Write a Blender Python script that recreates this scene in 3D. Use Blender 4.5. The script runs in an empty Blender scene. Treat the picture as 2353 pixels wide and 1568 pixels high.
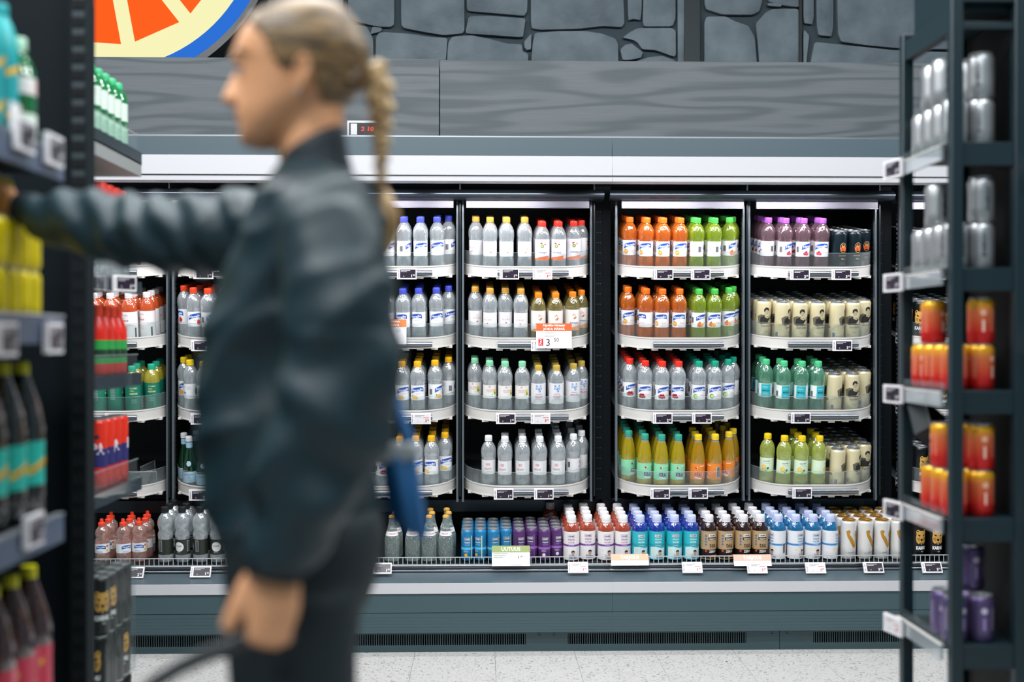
import bpy, bmesh, math, random
from mathutils import Vector, Matrix, noise
random.seed(7)
S = bpy.context.scene
COL = S.collection
R = math.radians
# ------------------------------------------------------------------ camera
F = 2700.0; CX, CY = 1176.5, 784.0
CAMZ = 1.27; YAW = R(1.5)
FWD = Vector((math.sin(YAW), math.cos(YAW), 0)); RGT = Vector((math.cos(YAW), -math.sin(YAW), 0)); UP = Vector((0, 0, 1))
CAM = Vector((0, 0, CAMZ))
cd = bpy.data.cameras.new('camera'); cam = bpy.data.objects.new('camera', cd); COL.objects.link(cam)
cam.location = CAM; cam.rotation_euler = (R(90), 0, -YAW)
cd.sensor_width = 36; cd.lens = F / 2353 * 36; cd.clip_start = 0.05
cd.dof.use_dof = True; cd.dof.focus_distance = 5.0; cd.dof.aperture_fstop = 1.35
S.camera = cam
# ------------------------------------------------------------------ light and exposure
w = bpy.data.worlds.new('shop_ambient'); S.world = w; w.use_nodes = True
w.node_tree.nodes['Background'].inputs[0].default_value = (0.62, 0.90, 1.0, 1)
w.node_tree.nodes['Background'].inputs[1].default_value = 0.17
S.view_settings.view_transform = 'Standard'; S.view_settings.look = 'None'
S.view_settings.exposure = 0.0; S.view_settings.gamma = 1.0; S.view_settings.use_curve_mapping = False
S.cycles.max_bounces = 7; S.cycles.diffuse_bounces = 3; S.cycles.glossy_bounces = 3
S.cycles.transmission_bounces = 4; S.cycles.transparent_max_bounces = 16
S.cycles.caustics_reflective = False; S.cycles.caustics_refractive = False
S.cycles.sample_clamp_indirect = 4.0

def area(name, loc, rot, sx, sy, energy, color=(1, 1, 1)):
    l = bpy.data.lights.new(name, 'AREA'); l.shape = 'RECTANGLE'; l.size = sx; l.size_y = sy
    l.energy = energy; l.color = color
    o = bpy.data.objects.new(name, l); COL.objects.link(o); o.location = loc; o.rotation_euler = rot
    return o
# rows of linear ceiling luminaires over the aisles
for i, (lx, ly, e) in enumerate([(-2.2, 3.2, 46), (0.0, 3.2, 46), (2.2, 3.2, 46), (-1.4, 0.9, 62), (1.2, 1.2, 36), (-0.6, 2.2, 34), (-0.3, -0.8, 40)]):
    area('ceiling_luminaire', (lx, ly, 3.5), (0, 0, 0), 1.6, 0.25, e, (0.95, 0.98, 1.0))
# led strips behind the canopy front of the chiller
for i in range(4):
    for q in (-0.278, 0.278): area('canopy_led', (-2.11 + 0.625 + 1.243 * i + q, 4.86, 1.90), (R(28), 0, 0), 0.46, 0.05, 2.5, (1.0, 0.97, 1.0))
# added fill lights tilted to brighten the chiller front, without fixtures
for lx in (-1.9, -0.2, 1.5):
    area('added_fill', (lx, 2.5, 3.35), (R(42), 0, 0), 0.9, 0.25, 19, (1.0, 0.98, 0.98))

# ------------------------------------------------------------------ helpers
def srgb(h):
    h = h.lstrip('#'); c = [int(h[i:i + 2], 16) / 255 for i in (0, 2, 4)]
    return tuple(x / 12.92 if x <= 0.04045 else ((x + 0.055) / 1.055) ** 2.4 for x in c)

_M = {}
def M(name, col, rough=0.5, metal=0.0, spec=0.5, emit=0, bump=None):
    if name in _M: return _M[name]
    m = bpy.data.materials.new(name); m.use_nodes = True; b = m.node_tree.nodes['Principled BSDF']
    c = srgb(col) if isinstance(col, str) else col
    b.inputs['Base Color'].default_value = (*c, 1); b.inputs['Roughness'].default_value = rough
    b.inputs['Metallic'].default_value = metal; b.inputs['Specular IOR Level'].default_value = spec
    if emit:
        b.inputs['Base Color'].default_value = (c[0] * .1, c[1] * .1, c[2] * .1, 1)
        b.inputs['Emission Color'].default_value = (*c, 1); b.inputs['Emission Strength'].default_value = emit
    if bump: add_bump(m, *bump)
    _M[name] = m
    return m

def add_bump(m, scale, strength, stretch=(1, 1, 1), detail=3):
    nt = m.node_tree; b = nt.nodes['Principled BSDF']
    tc = nt.nodes.new('ShaderNodeTexCoord'); mp = nt.nodes.new('ShaderNodeMapping'); mp.inputs['Scale'].default_value = stretch
    n = nt.nodes.new('ShaderNodeTexNoise'); n.inputs['Scale'].default_value = scale; n.inputs['Detail'].default_value = detail
    bp = nt.nodes.new('ShaderNodeBump'); bp.inputs['Strength'].default_value = strength; bp.inputs['Distance'].default_value = 0.01
    nt.links.new(tc.outputs['Object'], mp.inputs['Vector']); nt.links.new(mp.outputs[0], n.inputs['Vector'])
    nt.links.new(n.outputs['Fac'], bp.inputs['Height']); nt.links.new(bp.outputs[0], b.inputs['Normal'])

def noise_col(m, scale, c1, c2, stretch=(1, 1, 1), lo=0.35, hi=0.65, detail=4, distort=0.0):
    """two-tone grain on the base colour"""
    nt = m.node_tree; b = nt.nodes['Principled BSDF']
    tc = nt.nodes.new('ShaderNodeTexCoord'); mp = nt.nodes.new('ShaderNodeMapping'); mp.inputs['Scale'].default_value = stretch
    n = nt.nodes.new('ShaderNodeTexNoise'); n.inputs['Scale'].default_value = scale; n.inputs['Detail'].default_value = detail
    n.inputs['Distortion'].default_value = distort
    r = nt.nodes.new('ShaderNodeValToRGB'); r.color_ramp.elements[0].position = lo; r.color_ramp.elements[1].position = hi
    r.color_ramp.elements[0].color = (*srgb(c1), 1); r.color_ramp.elements[1].color = (*srgb(c2), 1)
    nt.links.new(tc.outputs['Object'], mp.inputs['Vector']); nt.links.new(mp.outputs[0], n.inputs['Vector'])
    nt.links.new(n.outputs['Fac'], r.inputs[0]); nt.links.new(r.outputs[0], b.inputs['Base Color'])
    return m

def ink(h, rough=0.35):
    """flat printing ink or plastic of one colour"""
    return M('ink_' + h.lstrip('#') + ('' if rough == 0.35 else '_%d' % (rough * 100)), h, rough)

def clear_mat(name, tint, body, solid=0.22, edge=0.55, bump=0.25, rough=0.06, bscale=60, gloss=0.10):
    """thin drink-filled plastic: see-through in the middle, denser at grazing angles"""
    if name in _M: return _M[name]
    m = bpy.data.materials.new(name); m.use_nodes = True; nt = m.node_tree; b = nt.nodes['Principled BSDF']
    out = nt.nodes['Material Output']
    b.inputs['Base Color'].default_value = (*srgb(body), 1); b.inputs['Roughness'].default_value = rough
    b.inputs['Specular IOR Level'].default_value = 0.2
    t = nt.nodes.new('ShaderNodeBsdfTransparent'); t.inputs[0].default_value = (*srgb(tint), 1)
    lw = nt.nodes.new('ShaderNodeLayerWeight'); lw.inputs['Blend'].default_value = 0.35
    mr = nt.nodes.new('ShaderNodeMapRange'); mr.inputs[3].default_value = solid; mr.inputs[4].default_value = edge
    mx = nt.nodes.new('ShaderNodeMixShader')
    gl = nt.nodes.new('ShaderNodeBsdfGlossy'); gl.inputs['Roughness'].default_value = rough; gl.inputs['Color'].default_value = (1, 1, 1, 1)
    gm = nt.nodes.new('ShaderNodeMixShader'); gr = nt.nodes.new('ShaderNodeMapRange'); gr.inputs[3].default_value = gloss; gr.inputs[4].default_value = min(.6, gloss * 4)
    nt.links.new(lw.outputs['Facing'], gr.inputs[0]); nt.links.new(gr.outputs[0], gm.inputs[0])
    nt.links.new(lw.outputs['Facing'], mr.inputs[0]); nt.links.new(mr.outputs[0], mx.inputs[0])
    nt.links.new(t.outputs[0], mx.inputs[1]); nt.links.new(b.outputs[0], mx.inputs[2]); nt.links.new(mx.outputs[0], gm.inputs[1]); nt.links.new(gl.outputs[0], gm.inputs[2]); nt.links.new(gm.outputs[0], out.inputs[0])
    if bump:
        add_bump(m, bscale, bump, (1, 1, 0.5), 2)
        bn = [n for n in nt.nodes if n.type == 'BUMP'][0]; nt.links.new(bn.outputs[0], gl.inputs['Normal'])
    _M[name] = m
    return m

class MB:
    """collects faces with materials and links them as one mesh object"""
    def __init__(s): s.v = []; s.f = []; s.m = []; s.mats = []
    def mi(s, mat):
        if mat not in s.mats: s.mats.append(mat)
        return s.mats.index(mat)
    def add(s, vs, fs, mat):
        o = len(s.v); s.v += [tuple(v) for v in vs]; k = s.mi(mat)
        for f in fs: s.f.append([i + o for i in f]); s.m.append(k)
    def box(s, x0, x1, y0, y1, z0, z1, mat):
        s.add([(x0, y0, z0), (x1, y0, z0), (x1, y1, z0), (x0, y1, z0), (x0, y0, z1), (x1, y0, z1), (x1, y1, z1), (x0, y1, z1)],
              [(0, 3, 2, 1), (4, 5, 6, 7), (0, 1, 5, 4), (1, 2, 6, 5), (2, 3, 7, 6), (3, 0, 4, 7)], mat)
    def extrude(s, pts, vec, mat):
        """closed polygon (3-D points) swept along vec"""
        n = len(pts); vec = Vector(vec); a = [Vector(p) for p in pts]; b = [p + vec for p in a]
        s.add(a + b, [tuple(range(n))[::-1], tuple(range(n, 2 * n))] + [(i, (i + 1) % n, n + (i + 1) % n, n + i) for i in range(n)], mat)
    def lathe(s, prof, seg, mat, c=(0, 0, 0), a0=0, a1=2 * math.pi):
        full = abs(a1 - a0 - 2 * math.pi) < 1e-6; n = seg if full else seg + 1
        vs = []; fs = []
        for r, z in prof:
            for k in range(n):
                a = a0 + (a1 - a0) * k / seg
                vs.append((c[0] + r * math.cos(a), c[1] + r * math.sin(a), c[2] + z))
        for i in range(len(prof) - 1):
            for k in range(seg):
                k2 = (k + 1) % n
                fs.append((i * n + k, i * n + k2, (i + 1) * n + k2, (i + 1) * n + k))
        s.add(vs, fs, mat)
    def loft(s, rings, mat, cap=True):
        n = len(rings[0]); vs = [p for r in rings for p in r]; fs = []
        for i in range(len(rings) - 1):
            for k in range(n):
                k2 = (k + 1) % n; fs.append((i * n + k, i * n + k2, (i + 1) * n + k2, (i + 1) * n + k))
        if cap: fs.append(tuple(range(n))[::-1]); fs.append(tuple(range((len(rings) - 1) * n, len(rings) * n)))
        s.add(vs, fs, mat)
    def tube(s, path, rad, mat, seg=10, flat=None):
        """round (or elliptical: flat = (axis, ratio)) tube along points; rad a number or one per point"""
        path = [Vector(p) for p in path]; rs = rad if isinstance(rad, (list, tuple)) else [rad] * len(path)
        rings = []; ref = None
        for i, p in enumerate(path):
            t = (path[min(i + 1, len(path) - 1)] - path[max(i - 1, 0)]).normalized()
            if ref is None: ref = t.orthogonal().normalized()
            u = (ref - t * ref.dot(t)).normalized(); ref = u; v = t.cross(u)
            ring = []
            for k in range(seg):
                a = 2 * math.pi * k / seg; d = (u * math.cos(a) + v * math.sin(a)) * rs[i]
                if flat: ax = Vector(flat[0]).normalized(); d = d + ax * d.dot(ax) * (flat[1] - 1)
                ring.append(p + d)
            rings.append(ring)
        s.loft(rings, mat)
    def ball(s, c, r, mat, seg=12, rings=8):
        c = Vector(c); r = (r, r, r) if not isinstance(r, (tuple, list)) else r
        rr = []
        for i in range(rings + 1):
            ph = math.pi * (0.02 + 0.96 * i / rings)
            rr.append([c + Vector((r[0] * math.sin(ph) * math.cos(2 * math.pi * k / seg), r[1] * math.sin(ph) * math.sin(2 * math.pi * k / seg), -r[2] * math.cos(ph))) for k in range(seg)])
        s.loft(rr, mat)
    def mesh(s, name, smooth=True, angle=38):
        me = bpy.data.meshes.new(name); me.from_pydata(s.v, [], s.f)
        for m in s.mats: me.materials.append(m)
        me.polygons.foreach_set('material_index', s.m)
        if smooth:
            me.polygons.foreach_set('use_smooth', [True] * len(me.polygons)); me.set_sharp_from_angle(angle=R(angle))
        me.update()
        return me
    def build(s, name, parent=None, smooth=True, angle=38, bevel=0):
        me = s.mesh(name, smooth, angle); o = bpy.data.objects.new(name, me); COL.objects.link(o)
        if parent is not None: o.parent = parent
        if bevel:
            bv = o.modifiers.new('bevel', 'BEVEL'); bv.width = bevel; bv.segments = 2; bv.limit_method = 'ANGLE'
        return o

def tag(o, label=None, cat=None, group=None, kind=None):
    for k, v in (('label', label), ('category', cat), ('group', group), ('kind', kind)):
        if v: o[k] = v
    return o

def empty(name, loc=(0, 0, 0)):
    o = bpy.data.objects.new(name, None); COL.objects.link(o); o.location = loc; o.empty_display_size = 0.05
    return o

def at(px, py, Y):
    d = FWD + RGT * ((px - CX) / F) + UP * ((CY - py) / F)
    return CAM + d * (Y / d.y)
def atd(px, py, d):
    return CAM + (FWD + RGT * ((px - CX) / F) + UP * ((CY - py) / F)) * d
def zp(py, Y): return CAMZ + (CY - py) / F * Y

_T = {}
def text2d(s, h, width=None, bold=0.0, spacing=1.0):
    """letters as flat polygons; h = capital height"""
    key = (s, round(h, 5), width, bold, spacing)
    if key in _T: return _T[key]
    cu = bpy.data.curves.new('t', 'FONT'); cu.body = s; cu.size = h / 0.70; cu.align_x = 'CENTER'; cu.resolution_u = 2
    cu.offset = bold * h; cu.space_character = spacing; cu.fill_mode = 'FRONT'
    ob = bpy.data.objects.new('t', cu); me = bpy.data.meshes.new_from_object(ob)
    vs = [(v.co.x, v.co.y - h * 0.5) for v in me.vertices]; fs = [tuple(p.vertices) for p in me.polygons]
    bpy.data.objects.remove(ob); bpy.data.curves.remove(cu); bpy.data.meshes.remove(me)
    if width and vs:
        w0 = max(v[0] for v in vs) - min(v[0] for v in vs); c0 = (max(v[0] for v in vs) + min(v[0] for v in vs)) / 2
        vs = [((v[0] - c0) * width / w0, v[1]) for v in vs]
    _T[key] = (vs, fs)
    return _T[key]

class Print:
    """flat print laid on a cylinder of radius r (mm units: x along the girth, z up) or on a plane (r None)"""
    def __init__(s, mb, r=None, frame=None, k=0.001):
        s.mb = mb; s.r = r; s.k = k; s.frame = frame; s.rf = None
    def P(s, x, z, lay):
        off = 0.22 * lay
        if s.r is None:
            return Vector((x * s.k, -off * s.k, z * s.k))
        r = (s.rf(z) if s.rf else s.r) + off; a = -math.pi / 2 + x / s.r
        return Vector((r * math.cos(a) * s.k, r * math.sin(a) * s.k, z * s.k))
    def poly(s, pts, mat, lay=1):
        if s.r is None:
            s.mb.add([s.P(x, z, lay) for x, z in pts], [tuple(range(len(pts)))], mat); return
        x0 = min(p[0] for p in pts); x1 = max(p[0] for p in pts); n = max(1, int((x1 - x0) / 4.0 + 0.99)); st = (x1 - x0) / n
        for i in range(n):
            q = s.clip(s.clip(pts, x0 + i * st, 1), x0 + (i + 1) * st, -1)
            if len(q) > 2: s.mb.add([s.P(x, z, lay) for x, z in q], [tuple(range(len(q)))], mat)
    @staticmethod
    def clip(pts, xc, sg):
        out = []
        for i in range(len(pts)):
            a, b = pts[i], pts[(i + 1) % len(pts)]
            ia, ib = (a[0] - xc) * sg >= -1e-9, (b[0] - xc) * sg >= -1e-9
            if ia: out.append(a)
            if ia != ib:
                t = (xc - a[0]) / (b[0] - a[0]); out.append((xc, a[1] + t * (b[1] - a[1])))
        return out
    def rect(s, x0, x1, z0, z1, mat, lay=1): s.poly([(x0, z0), (x1, z0), (x1, z1), (x0, z1)], mat, lay)
    def circ(s, x, z, r, mat, lay=1, n=14, ry=None):
        s.poly([(x + r * math.cos(2 * math.pi * i / n), z + (ry or r) * math.sin(2 * math.pi * i / n)) for i in range(n)], mat, lay)
    def text(s, t, x, z, h, mat, lay=2, width=None, bold=0.03, rot=0.0, shear=0.0, spacing=1.0):
        vs, fs = text2d(t, h, width, bold, spacing); c, sn = math.cos(R(rot)), math.sin(R(rot))
        s.mb.add([s.P(x + (u + shear * v) * c - v * sn, z + (u + shear * v) * sn + v * c, lay) for u, v in vs], fs, mat)

# ------------------------------------------------------------------ materials of the place
m_panel = M('charcoal_paint', '#3c5359', 0.45); add_bump(m_panel, 30, 0.08, (1, 1, 12))
m_panel_dk = M('dark_paint', '#1d292e', 0.4)
m_black = M('black_paint', '#0a151a', 0.35)
m_pillar = M('pillar_matt_black', '#060c10', 0.75, spec=.15)
m_cavity = M('deep_black', '#05080a', 0.7)
m_greymetal = M('grey_enamel', '#4b5a62', 0.35)
m_white = M('white_enamel', '#c4c4c8', 0.35)
m_chrome = M('brushed_steel', '#b8bcc2', 0.28, 1.0)
m_steel_dk = M('dark_steel', '#474f57', 0.33, 0.9)
m_rail_st = M('label_rail_metal', '#7d838b', 0.28, 0.9)
m_plast = M('milky_plastic', '#d9d6d2', 0.35)
m_lamp = M('lamp_diffuser', '#84828f', 0.4)
m_clear = clear_mat('clear_acrylic', '#f8fbfb', '#dfe6e8', 0.015, 0.25, 0, gloss=.025)
m_rack = M('rack_teal_paint', '#152930', 0.4)
m_clear2 = clear_mat('clear_film_acrylic', '#f8fbfb', '#c9d0d3', 0.01, 0.07, 0, gloss=.015)
m_glass_rail = clear_mat('clear_rail', '#dfe6ea', '#c3cbd0', 0.45, 0.7, 0)
# ------------------------------------------------------------------ room shell
YW = 5.62
def structure(o, name=None):
    o['kind'] = 'structure'; return o
mb = MB(); mb.box(-6, 6, -3.5, 6, -0.12, -0.012, M('floor_screed', '#9a9a9a', 0.8)); floor = structure(mb.build('floor'))
m_tile = M('terrazzo', '#c9c7c5', 0.35)
def terrazzo(m):
    nt = m.node_tree; b = nt.nodes['Principled BSDF']
    tc = nt.nodes.new('ShaderNodeTexCoord'); oi = nt.nodes.new('ShaderNodeObjectInfo')
    ad = nt.nodes.new('ShaderNodeVectorMath'); ad.operation = 'ADD'
    sc = nt.nodes.new('ShaderNodeVectorMath'); sc.operation = 'SCALE'; sc.inputs['Scale'].default_value = 37
    nt.links.new(oi.outputs['Random'], sc.inputs[0]); nt.links.new(tc.outputs['Object'], ad.inputs[0]); nt.links.new(sc.outputs[0], ad.inputs[1])
    col = None
    for scale, thr, c in ((95, 0.345, '#7d7a78'), (150, 0.33, '#8f8078'), (60, 0.30, '#b3b0ae')):
        n = nt.nodes.new('ShaderNodeTexNoise'); n.inputs['Scale'].default_value = scale; n.inputs['Detail'].default_value = 2
        n.inputs['Distortion'].default_value = 0.6
        nt.links.new(ad.outputs[0], n.inputs['Vector'])
        r = nt.nodes.new('ShaderNodeValToRGB'); r.color_ramp.interpolation = 'EASE'
        r.color_ramp.elements[0].position = thr; r.color_ramp.elements[0].color = (1, 1, 1, 1)
        r.color_ramp.elements[1].position = thr + 0.035; r.color_ramp.elements[1].color = (0, 0, 0, 1)
        nt.links.new(n.outputs['Fac'], r.inputs[0])
        mx = nt.nodes.new('ShaderNodeMix'); mx.data_type = 'RGBA'
        mx.inputs['B'].default_value = (*srgb(c), 1)
        if col is None: mx.inputs['A'].default_value = (*srgb('#d0cecb'), 1)
        else: nt.links.new(col, mx.inputs['A'])
        nt.links.new(r.outputs[0], mx.inputs['Factor']); col = mx.outputs['Result']
    nt.links.new(col, b.inputs['Base Color'])
terrazzo(m_tile)
TS = 0.325
mb = MB(); g = 0.0006; mb.box(g, TS - g, g, TS - g, -0.012, 0.0, m_tile); tile_me = mb.mesh('tile', False)
tx0 = at(1137, 1502, 4.79).x - 8 * TS
for i in range(16):
    for j in range(7):
        o = bpy.data.objects.new('tile', tile_me); COL.objects.link(o); o.parent = floor; o.location = (tx0 + i * TS, 4.62 - (j - 1) * TS, 0)

# wall of big stone blocks above the chiller
m_mortar = M('mortar', '#3a474d', 0.9)
m_stone = M('stone_block', '#66727a', 0.75); add_bump(m_stone, 38, 0.35, (1, 1, 1), 5); noise_col(m_stone, 7, '#5c6870', '#78848c', (1, 1, 1), 0.3, 0.7, 6)
mb = MB(); mb.box(-4.5, 4.5, YW, YW + 0.15, 0, 3.6, m_mortar); wall = structure(mb.build('wall_back'))
YS = YW - 0.014
Z7 = lambda x, y: (800 + x / 3.361, y / 3.361)
Z8 = lambda x, y: (1400 + x / 3.314, y / 3.314)
stones = [(Z7, [(0, -500), (150, -540), (355, -520), (358, 190), (330, 212), (230, 210), (60, 172), (0, 130)]),
    (Z7, [(190, 208), (262, 220), (257, 246), (170, 268)]),
    (Z7, [(405, -480), (700, -500), (893, -490), (900, 240), (880, 264), (740, 277), (600, 255), (430, 222), (410, 195)]),
    (Z7, [(912, -300), (1388, -290), (1384, 128), (1150, 108), (930, 90), (915, 70)]),
    (Z7, [(930, 130), (1090, 126), (1360, 146), (1370, 160), (1352, 288), (1320, 292), (912, 264), (908, 240)]),
    (Z7, [(215, 290), (240, 255), (280, 250), (480, 265), (640, 290), (768, 296), (762, 400), (748, 540), (210, 540)]),
    (Z7, [(800, 288), (840, 280), (960, 275), (1120, 310), (1230, 340), (1340, 344), (1350, 400), (1392, 420), (1388, 540), (758, 540), (772, 330)]),
    (Z7, [(1360, 322), (1415, 262), (1412, 385), (1380, 392), (1362, 372)]),
    (Z7, [(1410, -420), (2105, -400), (2135, 180), (2112, 214), (1960, 205), (1790, 226), (1480, 234), (1410, 220)]),
    (Z7, [(1440, 256), (1620, 244), (1820, 242), (1960, 262), (2060, 300), (2084, 340), (2086, 540), (1408, 540), (1425, 330)]),
    (Z7, [(2150, -380), (2280, -380), (2262, 160), (2200, 150), (2160, 164)]),
    (Z7, [(-420, 185), (140, 198), (195, 300), (195, 540), (-420, 540)]),
    (Z7, [(-900, -500), (-30, -480), (-40, 150), (-880, 130)]),
    (Z7, [(-1500, 160), (-460, 190), (-460, 540), (-1500, 540)]),
    (Z8, [(270, -400), (500, -400), (505, 204), (262, 206), (252, 150)]),
    (Z8, [(98, 290), (150, 250), (215, 216), (505, 216), (507, 442), (350, 386), (250, 380), (215, 330), (180, 308)]),
    (Z8, [(80, 380), (120, 345), (168, 336), (255, 402), (240, 445), (150, 462), (100, 462)]),
    (Z8, [(170, 480), (300, 440), (400, 430), (500, 465), (505, 560), (170, 560)]),
    (Z8, [(515, -400), (575, -400), (575, 560), (520, 560)]),
    (Z8, [(720, -380), (1165, -380), (1165, 10), (1140, 90), (1090, 118), (860, 116), (722, 72)]),
    (Z8, [(720, 132), (880, 130), (960, 170), (1055, 202), (1105, 290), (1125, 560), (720, 560)]),
    (Z8, [(1240, 70), (1455, 68), (1450, 560), (1145, 560), (1128, 330), (1112, 180), (1190, 95)]),
    (Z8, [(1195, 30), (1270, 30), (1312, 40), (1300, 58), (1205, 50)]),
    (Z8, [(1190, -360), (1452, -360), (1452, 60), (1320, 46), (1200, 16)]),
    (Z8, [(1475, -380), (1556, -380), (1552, 192), (1475, 178)]),
    (Z8, [(1475, 222), (1520, 270), (1505, 400), (1490, 560), (1475, 560)]),
    (Z8, [(1568, -380), (1704, -380), (1700, 282), (1590, 272), (1575, 200)]),
    (Z8, [(1722, -400), (2500, -400), (3200, -380), (3200, 392), (2200, 374), (1950, 350), (1735, 320)]),
    (Z8, [(1560, 322), (1720, 338), (2200, 388), (3200, 420), (3200, 560), (1515, 560), (1540, 420)])]
def smooth_poly(pts, n=2, keep=0.9):
    for _ in range(n):
        out = []
        for i in range(len(pts)):
            a, b = pts[i], pts[(i + 1) % len(pts)]
            out.append((a[0] * keep + b[0] * (1 - keep), a[1] * keep + b[1] * (1 - keep)))
            out.append((a[0] * (1 - keep) + b[0] * keep, a[1] * (1 - keep) + b[1] * keep))
        pts = out
    return pts
for zf, pts in stones:
    P3 = [at(*zf(*p), YS) for p in smooth_poly(pts, 2)]
    c = sum(P3, Vector()) / len(P3); mb = MB()
    dep = 0.008 + random.random() * 0.008
    lay = [(1.008, 0.045), (1.008, -dep + 0.008), (0.996, -dep + 0.002), (0.975, -dep)]
    rings = []
    for sc, dy in lay:
        ins = min(1, sc + 0.0)
        rings.append([Vector((c.x + (p.x - c.x) * ins, YS + dy, c.z + (p.z - c.z) * ins)) for p in P3])
    mb.loft(rings, m_stone)
    o = mb.build('stone_block', wall, angle=50)
# dark recessed seam columns between the printed boards
for x0, x1, mm in ((1574, 1609, M('seam_dark', '#18262c', 0.6)), (1838, 1844, M('seam_black', '#0c171b', 0.6))):
    a = at(x0, 137, YS - 0.03); b = at(x1, 137, YS - 0.03); mb = MB(); mb.box(a.x, b.x, YS - 0.02, YW, 2.0, 3.3, mm); mb.build('seam_strip', wall)

# plain bulkhead planks of grey wood above the chiller
m_wood = M('grey_oak', '#5c6468', 0.6)
def woodify(m):
    nt = m.node_tree; b = nt.nodes['Principled BSDF']
    tc = nt.nodes.new('ShaderNodeTexCoord'); mp = nt.nodes.new('ShaderNodeMapping'); mp.inputs['Scale'].default_value = (0.55, 1, 5.2)
    nt.links.new(tc.outputs['Object'], mp.inputs['Vector'])
    dn = nt.nodes.new('ShaderNodeTexNoise'); dn.inputs['Scale'].default_value = 1.5; dn.inputs['Detail'].default_value = 1.5
    nt.links.new(mp.outputs[0], dn.inputs['Vector'])
    ws = nt.nodes.new('ShaderNodeMath'); ws.operation = 'MULTIPLY'; ws.inputs[1].default_value = 40
    nt.links.new(dn.outputs['Fac'], ws.inputs[0]); sn = nt.nodes.new('ShaderNodeMath'); sn.operation = 'SINE'; nt.links.new(ws.outputs[0], sn.inputs[0])
    r = nt.nodes.new('ShaderNodeValToRGB'); r.color_ramp.elements[0].position = 0.0; r.color_ramp.elements[0].color = (0, 0, 0, 1)
    r.color_ramp.elements[1].position = 0.95; r.color_ramp.elements[1].color = (1, 1, 1, 1); r.color_ramp.elements.new(0.35).color = (0.12, 0.12, 0.12, 1)
    mr = nt.nodes.new('ShaderNodeMapRange'); mr.inputs[1].default_value = -1; nt.links.new(sn.outputs[0], mr.inputs[0]); nt.links.new(mr.outputs[0], r.inputs[0])
    mp2 = nt.nodes.new('ShaderNodeMapping'); mp2.inputs['Scale'].default_value = (6, 1, 260); nt.links.new(tc.outputs['Object'], mp2.inputs['Vector'])
    fn = nt.nodes.new('ShaderNodeTexNoise'); fn.inputs['Scale'].default_value = 1.0; fn.inputs['Detail'].default_value = 3; nt.links.new(mp2.outputs[0], fn.inputs['Vector'])
    m1 = nt.nodes.new('ShaderNodeMix'); m1.data_type = 'RGBA'; m1.inputs['A'].default_value = (*srgb('#656c70'), 1); m1.inputs['B'].default_value = (*srgb('#4d575c'), 1)
    nt.links.new(r.outputs[0], m1.inputs['Factor'])
    m2 = nt.nodes.new('ShaderNodeMix'); m2.data_type = 'RGBA'; m2.blend_type = 'MULTIPLY'; m2.inputs['Factor'].default_value = 0.35
    nt.links.new(m1.outputs['Result'], m2.inputs['A']); nt.links.new(fn.outputs['Fac'], m2.inputs['B']); nt.links.new(m2.outputs['Result'], b.inputs['Base Color'])
woodify(m_wood)
YF = 4.98
xs = at(1010, 220, YF).x
for i, (x0, x1, zt) in enumerate(((-3.4, xs - 0.0015, 2.465), (xs + 0.0015, 3.4, 2.461))):
    mb = MB(); mb.box(0, x1 - x0, 0, 0.02, 0, zt - 2.09, m_wood); o = structure(mb.build('trim_%d' % (i + 1), bevel=0.002)); o.location = (x0, YF, 2.09)
    mb = MB(); mb.box(x0, x1, YF + 0.02, YW, 2.09, zt - 0.02, m_panel_dk); o2 = structure(mb.build('trim_%d' % (i + 3)))

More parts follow.
